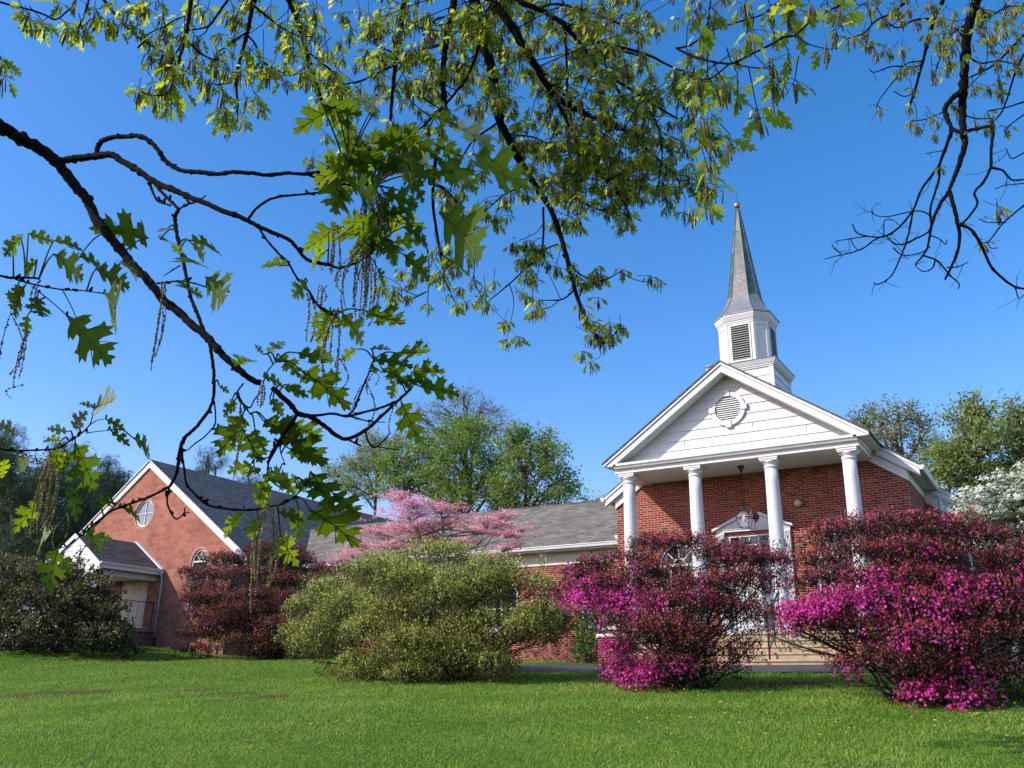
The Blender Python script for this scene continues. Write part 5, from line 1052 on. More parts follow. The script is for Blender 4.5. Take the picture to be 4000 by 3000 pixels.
NL = [  # crop, base, tip, kind: u = lit from above, s = shaded, p = pale upper side, tilt
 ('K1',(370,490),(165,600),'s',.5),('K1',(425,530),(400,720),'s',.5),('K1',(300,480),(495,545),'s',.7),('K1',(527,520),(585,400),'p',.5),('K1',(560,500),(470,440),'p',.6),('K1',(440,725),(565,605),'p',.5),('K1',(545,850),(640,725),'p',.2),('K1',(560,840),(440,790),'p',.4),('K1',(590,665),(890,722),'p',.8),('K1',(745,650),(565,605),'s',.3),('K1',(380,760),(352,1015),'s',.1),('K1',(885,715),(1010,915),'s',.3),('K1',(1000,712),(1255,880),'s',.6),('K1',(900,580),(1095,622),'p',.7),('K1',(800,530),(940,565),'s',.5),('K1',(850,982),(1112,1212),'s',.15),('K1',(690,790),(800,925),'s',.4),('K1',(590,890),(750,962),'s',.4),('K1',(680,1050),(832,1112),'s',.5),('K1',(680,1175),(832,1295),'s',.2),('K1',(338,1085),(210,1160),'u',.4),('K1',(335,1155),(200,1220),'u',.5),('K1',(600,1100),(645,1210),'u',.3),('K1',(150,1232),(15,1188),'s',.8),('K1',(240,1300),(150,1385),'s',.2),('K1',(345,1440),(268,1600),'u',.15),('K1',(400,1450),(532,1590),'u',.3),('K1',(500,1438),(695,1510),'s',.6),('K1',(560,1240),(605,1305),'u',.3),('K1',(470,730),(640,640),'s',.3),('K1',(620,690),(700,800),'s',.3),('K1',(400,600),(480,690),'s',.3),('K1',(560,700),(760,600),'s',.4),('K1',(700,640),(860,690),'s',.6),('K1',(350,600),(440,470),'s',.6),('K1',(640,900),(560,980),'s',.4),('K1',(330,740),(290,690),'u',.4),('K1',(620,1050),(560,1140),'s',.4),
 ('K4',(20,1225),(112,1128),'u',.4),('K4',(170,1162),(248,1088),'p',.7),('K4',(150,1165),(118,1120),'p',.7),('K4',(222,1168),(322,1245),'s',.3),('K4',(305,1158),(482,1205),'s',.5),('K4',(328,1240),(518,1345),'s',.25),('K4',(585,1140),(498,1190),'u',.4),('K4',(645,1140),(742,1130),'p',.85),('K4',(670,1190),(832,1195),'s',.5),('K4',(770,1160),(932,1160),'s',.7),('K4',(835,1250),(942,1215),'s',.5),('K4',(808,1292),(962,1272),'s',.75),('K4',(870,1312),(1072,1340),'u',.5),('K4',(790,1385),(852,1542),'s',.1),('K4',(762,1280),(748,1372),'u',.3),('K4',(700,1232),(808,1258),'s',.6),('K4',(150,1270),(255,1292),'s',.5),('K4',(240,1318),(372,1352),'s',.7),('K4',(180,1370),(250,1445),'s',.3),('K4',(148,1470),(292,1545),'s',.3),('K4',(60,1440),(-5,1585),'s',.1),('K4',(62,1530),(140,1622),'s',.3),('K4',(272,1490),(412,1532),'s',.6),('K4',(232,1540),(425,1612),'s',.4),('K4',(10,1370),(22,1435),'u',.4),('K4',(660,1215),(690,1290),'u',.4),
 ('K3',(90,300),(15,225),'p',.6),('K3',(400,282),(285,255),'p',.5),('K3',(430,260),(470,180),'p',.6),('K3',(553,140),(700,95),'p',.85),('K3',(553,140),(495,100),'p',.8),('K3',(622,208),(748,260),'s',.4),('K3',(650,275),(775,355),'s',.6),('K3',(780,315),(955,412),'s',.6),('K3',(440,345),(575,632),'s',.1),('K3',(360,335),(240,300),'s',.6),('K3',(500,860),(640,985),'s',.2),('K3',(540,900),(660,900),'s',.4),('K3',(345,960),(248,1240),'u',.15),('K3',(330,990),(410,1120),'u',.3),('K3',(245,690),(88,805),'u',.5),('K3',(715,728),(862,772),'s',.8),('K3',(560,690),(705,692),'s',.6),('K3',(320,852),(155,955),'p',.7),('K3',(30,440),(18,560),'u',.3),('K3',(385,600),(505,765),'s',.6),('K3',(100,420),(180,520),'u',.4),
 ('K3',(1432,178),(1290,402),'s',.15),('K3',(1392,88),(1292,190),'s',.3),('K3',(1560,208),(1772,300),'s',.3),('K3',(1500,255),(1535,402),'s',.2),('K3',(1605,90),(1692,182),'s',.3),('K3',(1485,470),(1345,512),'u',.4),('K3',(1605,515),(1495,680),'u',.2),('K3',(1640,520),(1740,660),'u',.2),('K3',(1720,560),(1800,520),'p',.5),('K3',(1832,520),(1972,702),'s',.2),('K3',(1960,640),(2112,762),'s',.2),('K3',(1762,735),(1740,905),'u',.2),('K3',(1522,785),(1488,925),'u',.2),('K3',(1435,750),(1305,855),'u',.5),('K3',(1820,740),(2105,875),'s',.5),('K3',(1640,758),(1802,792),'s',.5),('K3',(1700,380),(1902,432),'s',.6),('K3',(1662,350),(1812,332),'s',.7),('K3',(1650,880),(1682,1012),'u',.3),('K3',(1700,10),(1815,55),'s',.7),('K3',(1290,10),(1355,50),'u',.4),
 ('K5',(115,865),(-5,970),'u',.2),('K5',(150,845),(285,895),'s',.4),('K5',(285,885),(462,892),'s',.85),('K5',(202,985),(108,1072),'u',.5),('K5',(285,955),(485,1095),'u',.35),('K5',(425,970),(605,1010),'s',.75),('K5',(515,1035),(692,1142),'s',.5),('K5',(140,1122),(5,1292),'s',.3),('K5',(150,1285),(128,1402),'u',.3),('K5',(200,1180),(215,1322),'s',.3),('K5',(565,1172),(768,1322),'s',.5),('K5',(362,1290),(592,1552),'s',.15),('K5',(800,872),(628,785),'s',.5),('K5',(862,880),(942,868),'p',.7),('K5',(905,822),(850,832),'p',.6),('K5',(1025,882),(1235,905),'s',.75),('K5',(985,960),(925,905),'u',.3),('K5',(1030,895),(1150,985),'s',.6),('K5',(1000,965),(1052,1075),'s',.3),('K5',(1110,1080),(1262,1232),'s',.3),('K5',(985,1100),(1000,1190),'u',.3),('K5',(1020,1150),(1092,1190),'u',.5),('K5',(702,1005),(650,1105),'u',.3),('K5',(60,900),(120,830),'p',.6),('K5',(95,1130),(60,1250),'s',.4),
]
_r9 = np.random.default_rng(909)
for c_, (x_, y_), n_, sp_, ln_ in (('K1',(545,855),7,60,210),('K1',(430,760),5,40,190),('K1',(640,700),5,70,200),('K1',(600,1090),5,60,150),('K1',(760,830),4,80,170),('K4',(470,985),2,20,110),('K3',(1570,560),4,40,150),('K3',(1760,600),3,40,140),('K3',(330,400),3,40,150),('K4',(700,560),5,70,170),('K4',(640,640),4,60,150)):
    for _ in range(n_):
        a_ = _r9.uniform(-.5, 3.6); b0_ = (x_+_r9.normal()*sp_, y_+_r9.normal()*sp_*.7); l_ = ln_*_r9.uniform(.7, 1.15)
        NL.append((c_, b0_, (b0_[0]+math.cos(a_)*l_, b0_[1]+math.sin(a_)*l_*.85), 'su'[int(_r9.random() < .35)], _r9.uniform(.15, .7)))
T_VE = [oak_template(.16, .20, True, .94), oak_template(.30, .12, True, .86), oak_template(-.05, .30, True, 1.0), oak_template(.45, .26, True, .9), oak_template(.25, .15, True, .96)]
lv = Leaves(); pet = Leaves()
for i, (c, b0, t0, kind, tilt) in enumerate(NL):
    (u0, v0), (u1, v1) = cv(c, [b0, t0]); dd = rng.normal()*.06
    P0 = near_pt(u0, v0, dd*.4); P1 = near_pt(u1, v1, dd+rng.normal()*.03)
    D = P1-P0; L = np.linalg.norm(D); view = -(P0+P1)/np.linalg.norm(P0+P1); side = np.cross(D/L, view); s = 1 if rng.random() < .5 else -1
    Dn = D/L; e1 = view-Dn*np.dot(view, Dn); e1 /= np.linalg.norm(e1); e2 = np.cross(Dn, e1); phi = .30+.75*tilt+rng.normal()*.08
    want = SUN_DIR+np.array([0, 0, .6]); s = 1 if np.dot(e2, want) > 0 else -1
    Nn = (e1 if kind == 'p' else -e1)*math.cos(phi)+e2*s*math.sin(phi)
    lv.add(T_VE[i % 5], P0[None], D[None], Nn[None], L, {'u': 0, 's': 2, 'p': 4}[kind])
    j = np.argmin(np.linalg.norm(NPTS-P0, axis=1)); q = NPTS[j]
    if np.linalg.norm(q-P0) < .20: pet.tube(smooth_path([q, (q+P0)/2+np.array([0, 0, .012]), P0+D*.02], 3), np.linspace(.0026, .0018, 7), 5, 0)
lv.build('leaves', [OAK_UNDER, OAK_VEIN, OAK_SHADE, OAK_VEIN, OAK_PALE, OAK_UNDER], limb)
tag(pet.build('leaf_stalks', [OAK_SHADE], limb, True), kind='stuff')
OCT = ([(0,0,0),(.5,.5,0),(.5,0,.5),(.5,-.5,0),(.5,0,-.5),(1,0,0)], [((0,1,2),0),((0,2,3),0),((0,3,4),0),((0,4,1),0),((5,2,1),0),((5,3,2),0),((5,4,3),0),((5,1,4),0)])
ck = Leaves()
def catkin(P, length, rng, r=.0022, bead=.0080, step=.0062, sway=.022):
    n_ = max(4, int(length/step)); t = np.linspace(0, 1, n_); a, b_ = rng.normal(size=2)*sway
    Q = P+np.stack([a*np.sin(t*2.5)+rng.normal(size=n_)*.0006, b_*np.sin(t*2.5), -t*length], -1)
    ck.tube(Q, .0009, 3, 0)
    D = unit(n_, rng); D[:, 2] = D[:, 2]*.5-.3; ck.add(OCT, Q-D*bead*.5, D, unit(n_, rng), bead*rng.uniform(.5, 1.2, n_), 0)
for c, (x, y), n_, L, sp in [('K5',(62,1275),2,.19,10),('K5',(145,1385),3,.16,10),('K5',(875,1120),4,.24,24),('K5',(212,1110),2,.08,10),('K4',(650,395),12,.19,48),('K4',(700,420),10,.16,48),('K4',(690,450),8,.13,30),('K4',(475,570),6,.19,18),('K4',(620,700),10,.19,34),('K4',(640,640),6,.18,40),('K4',(420,850),5,.06,20),('K4',(365,880),3,.13,14),('K4',(490,960),6,.20,14),('K4',(505,1190),2,.09,8),('K4',(625,1290),2,.14,4),('K4',(662,1255),2,.07,4),('K4',(590,690),6,.2,30),('K3',(310,420),14,.21,30),('K3',(250,560),3,.18,10),('K3',(475,960),2,.07,8),('K3',(505,960),2,.07,8),('K3',(1575,710),8,.26,26),('K3',(1640,880),4,.12,20),('K3',(1415,120),2,.24,5),('K3',(1550,0),2,.07,6),('K3',(130,0),1,.04,3),('K4',(760,1400),2,.08,5),('K4',(145,1310),2,.05,6),('K3',(400,760),2,.1,8)]:
    for _ in range(n_):
        u, v = cv(c, [(x+rng.normal()*sp*.5, y+rng.normal()*8)])[0]; catkin(near_pt(u, v, rng.normal()*.03), L*rng.uniform(.6, 1.1), rng)
tag(ck.build('catkins', [CATKIN], limb), kind='stuff')
# canopy overhead: boughs traced, twigs, leaf clusters and tassels grown from them
def make_canopy(root, boughs, dist, clusters, seed, leaf_len, twig_len, every, leafy, bark, hang, mats, name='canopy', scatter=.35, per=(4, 8), drop=.35, fill=()):
    rng = np.random.default_rng(seed); st = Leaves(); lf = Leaves(); ct = Leaves()
    def tassel(P, n_, L):
        for _ in range(n_):
            a = P+rng.normal(size=3)*.012; l_ = L*rng.uniform(.6, 1.15); q = np.array([rng.normal()*.008, rng.normal()*.008, 0])
            ct.tube([a, a+q+np.array([0, 0, -l_*.5]), a+q*1.6+np.array([0, 0, -l_])], [.0018, .0050, .0036], 3)
    def cluster(P, big=1.0, cat=True):
        n_ = rng.integers(per[0], per[1]+1); az = rng.random()*6.28+np.arange(n_)*6.28/n_+rng.normal(size=n_)*.4
        D = np.stack([np.cos(az), np.sin(az), -drop*2*rng.random(n_)-.1], -1); D /= np.linalg.norm(D, axis=1, keepdims=True)
        base = P+D*leaf_len*.3+rng.normal(size=(n_, 3))*.015
        for k_ in range(n_): st.tube([P, base[k_]], [.002, .0014], 3)
        Nn = np.array([0, 0, 1.0])+rng.normal(size=(n_, 3))*.55
        D2 = D+np.array([0, 0, -.45])+rng.normal(size=(n_, 3))*.2
        lf.add(OAK_LO, base, D2, Nn, leaf_len*big*rng.uniform(.55, 1.15, n_), 0)
        if cat: tassel(P+np.array([0, 0, -.01]), int(hang*rng.uniform(.4, 1.4)), .105)
    allp = []
    for (c, w0, w1, off, leafd, pts) in boughs:
        uv = cv(c, pts); m_ = len(uv)
        P = np.array([at_d(u, v, dist+off+.25*math.sin(u/190.0+v/240.0)) for u, v in uv])
        d0 = np.linalg.norm(P[0]); Q, R = knotty(P, w0*.48*d0/F_PX, w1*.47*d0/F_PX, rng, amp=.06); st.tube(Q, R, 7); allp.append(Q)
        L = np.sum(np.linalg.norm(np.diff(Q, axis=0), axis=1)); nt = int(L/every*leafd)
        for _ in range(nt):
            i = rng.integers(1, len(Q)); a = Q[i]; t = Q[min(i+1, len(Q)-1)]-Q[i-1]; t /= np.linalg.norm(t)+1e-9
            d = unit(1, rng)[0]; d = d-t*np.dot(d, t)*.4+t*.45; d[2] -= .25; d /= np.linalg.norm(d); l_ = twig_len*rng.uniform(.35, 1.3)
            m1 = a+d*l_*.5+rng.normal(size=3)*l_*.10; e = a+d*l_+rng.normal(size=3)*l_*.14+np.array([0, 0, -.10*l_])
            pth = smooth_path([a, m1, e], 3); st.tube(pth, np.linspace(.0055, .0022, len(pth)), 4)
            cluster(e); 
            for f_ in (.45, .75):
                if rng.random() < leafy:
                    q = a+(e-a)*f_; e2 = q+unit(1, rng)[0]*l_*.3; st.tube([q, e2], [.003, .0018], 3); cluster(e2)
        if leafd > 0: cluster(Q[-1])
        if leafd < .3:
            for _ in range(int(L/.16)):
                i = rng.integers(2, len(Q)); d = unit(1, rng)[0]; d[2] -= .2; l_ = rng.uniform(.05, .26); m1 = Q[i]+d*l_*.5; e = m1+(d+unit(1, rng)[0]*.6)*l_*.5
                st.tube([Q[i], m1, e], [.0034, .0026, .0016], 4)
                if rng.random() < .5: st.tube([m1, m1+unit(1, rng)[0]*l_*.4], [.0024, .0014], 4)
    for (c, pts, off, big) in clusters:
        for (u, v) in cv(c, pts): 
            P = at_d(u, v, dist+off+rng.normal()*.15); cluster(P, big)
            a = P+np.array([rng.normal()*.06, rng.normal()*.06, .12]); st.tube([a, (a+P)/2+rng.normal(size=3)*.01, P], [.003, .003, .002], 4)
    BP = np.concatenate(allp)
    for (c, poly, count) in fill:
        pg = np.array(cv(c, poly)); lo_, hi_ = pg.min(0), pg.max(0); made = 0
        while made < count:
            u, v = rng.uniform(lo_, hi_); ins = False; j = len(pg)-1
            for i in range(len(pg)):
                if (pg[i][1] > v) != (pg[j][1] > v) and u < (pg[j][0]-pg[i][0])*(v-pg[i][1])/(pg[j][1]-pg[i][1])+pg[i][0]: ins = not ins
                j = i
            if not ins: continue
            made += 1; P = at_d(u, v, dist+rng.normal()*.55); dd = np.linalg.norm(BP-P, axis=1)+np.where(BP[:, 2] < P[2]-.1, .5, 0); q = BP[np.argmin(dd)]
            if np.min(dd) < 1.5:
                pth = smooth_path([q, (q+P)/2+rng.normal(size=3)*.10*np.linalg.norm(P-q)+np.array([0, 0, .05]), P], 3); st.tube(pth, np.linspace(.0060, .0024, len(pth)), 4)
            for _ in range(rng.integers(1, 4)): cluster(P+rng.normal(size=3)*.07, rng.uniform(.7, 1.1))
    s = st.build(name+'_boughs' if False else 'boughs', [bark], root, True)
    tag(lf.build('leaves', mats, s), kind='stuff')
    if ct.n: tag(ct.build('catkins', [CATKIN], s), kind='stuff')
    return s
CB = [
 ('K1', 26, 12, .3, .8, [(700,-60),(690,0),(670,120),(650,250),(635,400),(622,560)]),
 ('K1', 30, 8, .5, .8, [(925,-60),(915,0),(900,100),(880,200),(865,330),(870,500),(850,640),(830,750),(820,950),(850,1150),(872,1310)]),
 ('K1', 44, 12, .0, 1.1, [(980,-60),(1010,0),(1050,150),(1085,300),(1110,420),(1130,560),(1160,620),(1210,730),(1300,870),(1370,980),(1410,1090),(1450,1230),(1490,1380),(1550,1520),(1610,1590)]),
 ('K1', 40, 16, -.4, 1.0, [(1060,-50),(1090,0),(1170,100),(1250,230),(1310,330),(1380,440),(1470,500),(1600,560),(1720,610)]),
 ('K1', 26, 8, .2, 1.0, [(1140,-40),(1180,0),(1300,40),(1420,110),(1500,200),(1600,330),(1700,450),(1800,560)]),
 ('K1', 20, 10, .9, 1.0, [(1200,-20),(1240,10),(1400,90),(1500,150),(1620,210),(1790,262)]),
 ('K1', 14, 6, .1, 1.2, [(1050,170),(980,350),(930,420),(880,480),(800,560),(740,610)]),
 ('K1', 18, 12, .3, .8, [(150,-40),(170,0),(210,130),(240,280),(280,420),(330,540)]),
 ('K1', 12, 5, .4, 1.3, [(1430,130),(1440,320),(1440,500),(1440,640),(1480,900),(1490,1010)]),
 ('K1', 10, 4, .0, .9, [(1330,960),(1330,1100),(1310,1180),(1200,1290),(1130,1350),(1070,1400)]),
 ('K1', 9, 4, .0, 1.3, [(1420,1180),(1500,1270),(1600,1300),(1700,1250)]), ('K1', 8, 4, .0, 1.2, [(1475,1340),(1430,1380),(1390,1390),(1310,1390)]), ('K1', 7, 4, .0, 1.0, [(1610,1590),(1650,1560),(1690,1500)]),
 ('K1', 7, 4, .0, 1.0, [(1400,1130),(1300,1160),(1210,1135)]), ('K1', 12, 4, .2, 1.1, [(1190,640),(1260,830),(1150,900),(1060,980)]),
 ('K1', 9, 4, .2, .7, [(800,850),(880,880),(940,960),(980,1080),(1010,1210),(1005,1300)]), ('K1', 8, 4, .5, .5, [(850,1150),(870,1190),(890,1200)]), ('K1', 7, 4, .5, .8, [(770,1080),(800,1200),(795,1410)]), ('K1', 6, 4, .5, 1.0, [(790,1350),(730,1380),(690,1390),(640,1330)]),
 ('K1', 14, 6, .4, 1.0, [(1240,330),(1380,400),(1500,520),(1620,700),(1700,820),(1778,860)]), ('K1', 12, 5, -.2, 1.0, [(1380,440),(1480,640),(1560,780),(1680,900),(1740,1020)]), ('K1', 10, 4, .4, 1.0, [(1500,540),(1620,650),(1760,700)]),
 ('K1', 14, 6, .8, 1.4, [(880,200),(780,230),(680,280),(560,340),(470,380),(380,390)]), ('K1', 10, 5, .6, 1.3, [(690,90),(780,130),(860,80),(960,130)]), ('K1', 10, 4, .6, 1.2, [(860,330),(960,300),(1040,220)]), ('K1', 8, 4, .6, 1.2, [(640,400),(560,440),(470,470),(400,400)]),
 ('K1', 10, 4, .4, 1.1, [(1300,40),(1400,20),(1560,60),(1700,120),(1790,160)]), ('K1', 10, 4, .2, 1.3, [(1130,560),(1020,640),(960,720),(900,880)]), ('K1', 8, 4, .3, 1.3, [(1160,620),(1300,640),(1400,700),(1500,690)]), ('K1', 9, 4, .3, 1.2, [(1350,900),(1450,900),(1560,960),(1690,1000)]),
 ('K1', 8, 4, .3, 1.2, [(240,240),(330,310),(390,360),(400,430)]), ('K1', 8, 4, .4, 1.2, [(0,40),(60,80),(100,120),(140,135)]), ('K1', 14, 5, .2, 1.3, [(1600,330),(1760,430),(1900,520),(2040,600)]), ('K1', 14, 5, .2, 1.3, [(1700,600),(1820,700),(1930,800),(1960,850)]), ('K1', 14, 5, .6, 1.3, [(1600,200),(1800,250),(1950,320),(2090,350)]), ('K1', 10, 4, .1, 1.3, [(1760,430),(1850,560),(1880,700),(1860,860)]),
 ('K1', 8, 4, .3, 1.0, [(1560,200),(1660,380),(1740,560),(1800,640)]),
]
make_canopy(oak, CB, 8.6, [('K1', [(460,300),(400,260),(520,280),(600,250),(340,400),(370,330),(600,420),(700,240),(760,200),(820,170),(330,620),(250,750),(260,730),(1100,1300),(1060,1330),(1280,1250),(1290,1300),(1250,1370),(1330,1430),(1640,1530),(1690,1510),(1570,1560),(700,1370),(520,60),(560,110),(440,130),(480,40),(400,60),(620,40)], .3, 1.0)], 101, .104, .40, .165, .62, BARK_SHADE, 9, [OAK_FAR], fill=[('K1', [(350,-20),(1790,-20),(1790,640),(1650,780),(1560,760),(1420,620),(1250,560),(1100,560),(900,470),(760,420),(560,330),(380,240)], 100), ('K1', [(1050,-20),(1790,-20),(1790,560),(1500,560),(1300,430),(1100,300)], 18), ('K1', [(1250,560),(1640,650),(1790,700),(1790,980),(1640,960),(1480,900),(1300,850)], 60), ('K1', [(1560,-20),(2130,-20),(2120,150),(2030,330),(2070,520),(1980,700),(1950,830),(1800,980),(1640,940),(1560,700)], 50)])
ST = [
 ('K6', 8, 5, 0, .5, [(-30,5),(0,15),(100,40),(220,70),(300,100),(370,130),(440,80),(480,40),(510,-10)]), ('K6', 8, 5, 0, .6, [(600,-30),(590,0),(560,100),(530,170)]),
 ('K6', 12, 5, .2, .9, [(670,-30),(690,0),(760,90),(850,190),(900,230),(960,275),(1090,350)]), ('K6', 16, 7, 0, .9, [(1280,-40),(1270,0),(1250,150),(1240,220),(1200,370),(1150,530)]), ('K6', 8, 4, 0, .8, [(1235,230),(1190,320),(1160,370),(1130,450)]),
 ('K6', 18, 8, .2, .7, [(1690,-40),(1690,0),(1660,140),(1645,215),(1600,380),(1570,530),(1580,690),(1578,740)]), ('K6', 20, 12, .4, .4, [(1900,-30),(1915,0),(1970,130),(2030,310),(2080,480),(2140,670)]),
 ('K6', 10, 5, .1, .8, [(1530,-20),(1500,20),(1430,120),(1390,170),(1330,190),(1260,200)]), ('K6', 6, 3, .1, .5, [(1390,170),(1360,220),(1310,245)]), ('K6', 8, 5, .2, .4, [(1640,215),(1540,280),(1450,345)]), ('K6', 9, 5, .2, .7, [(1690,40),(1800,130),(1900,200),(2000,240),(2120,240)]),
 ('K6', 8, 4, 0, .9, [(1240,270),(1330,350),(1400,390),(1450,395),(1510,430)]), ('K6', 8, 4, .2, .9, [(1650,240),(1700,300),(1740,400),(1870,480),(1950,500),(2040,435)]), ('K6', 6, 4, .2, .7, [(1570,530),(1500,555),(1430,560),(1390,530)]), ('K6', 7, 4, .2, .7, [(1090,180),(1170,130),(1230,105)]), ('K6', 7, 4, .2, .5, [(915,320),(960,270),(980,230),(1080,180)]),
 ('K6', 7, 4, .2, .6, [(830,-20),(860,20),(900,60),(950,60)]), ('K6', 6, 4, .2, .6, [(1580,690),(1540,740),(1500,720)]), ('K6', 6, 4, .0, .5, [(1120,620),(1060,635),(980,630),(930,590)]), ('K6', 6, 4, .0, .5, [(1150,530),(1130,620),(1140,690)]), ('K6', 7, 4, .4, .6, [(2040,340),(2150,430),(2212,480)]),
]
SC = [('K6', [(270,150),(190,110),(300,170),(520,180),(450,190),(560,240),(620,130),(720,130),(770,160),(640,60),(380,10),(160,70),(840,80),(890,190),(960,50),(1080,110),(930,30),(1000,250),(1110,220),(1000,350),(1100,420),(1180,450),(1210,470),(1030,560),(1090,540),(1130,580),(930,610),(1050,650),(1120,700),(1200,650),(1180,600),(1380,60),(1280,60),(1300,20),(1510,80),(1560,70),(1600,100),(1350,400),(1280,400),(1440,430),(1340,500),(1430,560),(1550,480),(1600,470),(1390,600),(1480,600),(1460,740),(1500,750),(1520,830),(1640,650),(1700,650),(1740,700),(1610,800),(1660,330),(1680,470),(1750,380),(1740,450),(1800,450),(1780,500),(1900,400),(1910,540),(2010,480),(2040,530),(1910,270),(1950,320),(2060,270),(2120,330),(2180,330),(2000,100),(2100,160),(1870,150),(1940,210),(2040,170),(-10,380),(20,420),(20,500),(1050,10),(770,20),(1660,20),(1800,40),(1980,20),(2100,40)], .1, 1.0)]
make_canopy(oak, ST, 6.4, SC, 102, .105, .24, .45, .4, BARK_SHADE, 6, [OAK_FAR], per=(4, 7))
SM = [('K7', 9, 6, 0, .8, [(-80,260),(0,300),(60,320),(100,330),(170,342),(230,340),(330,290),(450,230),(500,200),(560,190),(640,120),(720,70),(800,30)]), ('K7', 8, 5, 0, .8, [(-80,260),(-40,254),(0,240),(60,200),(120,160),(250,120),(320,100),(380,80),(440,40),(500,-10)]), ('K7', 5, 3, 0, .6, [(560,190),(620,230),(670,250),(740,265)]), ('K7', 6, 4, 0, .6, [(230,340),(300,360),(370,368),(410,365),(430,330)]), ('K7', 5, 3, 0, .4, [(310,370),(325,440),(350,560),(370,640)]), ('K7', 5, 3, 0, .6, [(120,340),(150,400),(190,460)])]
SMC = [('K7', [(110,40),(290,20),(330,160),(440,160),(300,200),(430,30),(530,290),(440,430),(480,440),(560,430),(450,540),(250,400),(245,500),(350,600),(150,430),(150,500),(110,760),(210,770),(100,850),(90,920),(70,1000),(140,1010),(40,1100),(90,1110),(520,60),(570,130),(760,170),(700,30),(30,60),(60,150),(40,420),(30,540),(20,680),(60,640),(90,100),(790,60),(640,20)], 0, 1.05)]
make_canopy(oak, SM, 5.0, SMC, 103, .112, .20, .5, .3, BARK_SHADE, 6, [OAK_FAR], per=(3, 5))
st = Leaves(); rng = np.random.default_rng(6)
st.tube(*(lambda Q: (Q[0], Q[1]))(knotty([ob-np.array([0, 0, .3]), ob+np.array([.05, .05, 2]), ob+np.array([-.05, .1, 4.5]), ob+np.array([.1, .3, 8.5])], .36, .16, rng, amp=.03)), 14)
for u, v, dd, h, r1 in ((1700, -60, 8.7, 5.6, .05), (1900, -60, 8.3, 6.2, .05), (600, -30, 6.5, 5.0, .03), (1050, -40, 6.7, 5.4, .035), (2750, -60, 5.2, 6.4, .03), (1150, -50, 9.0, 6.8, .03)):
    e = at_d(u, v, dd); a = ob+np.array([.05, .15, h]); Q, R = knotty([a, a+(e-a)*.3+np.array([0, 0, .9]), a+(e-a)*.7+np.array([0, 0, 1.1]), e], .13, r1, rng, amp=.04); st.tube(Q, R, 9)
st.build('trunk', [BARK], oak, True)
oak2 = thing('oak_tree', (4.6, 6.2, gz(4.6, 6.2)), 'second oak at the right with a nearly bare dark drooping bough', 'tree', 'oaks framing the view')
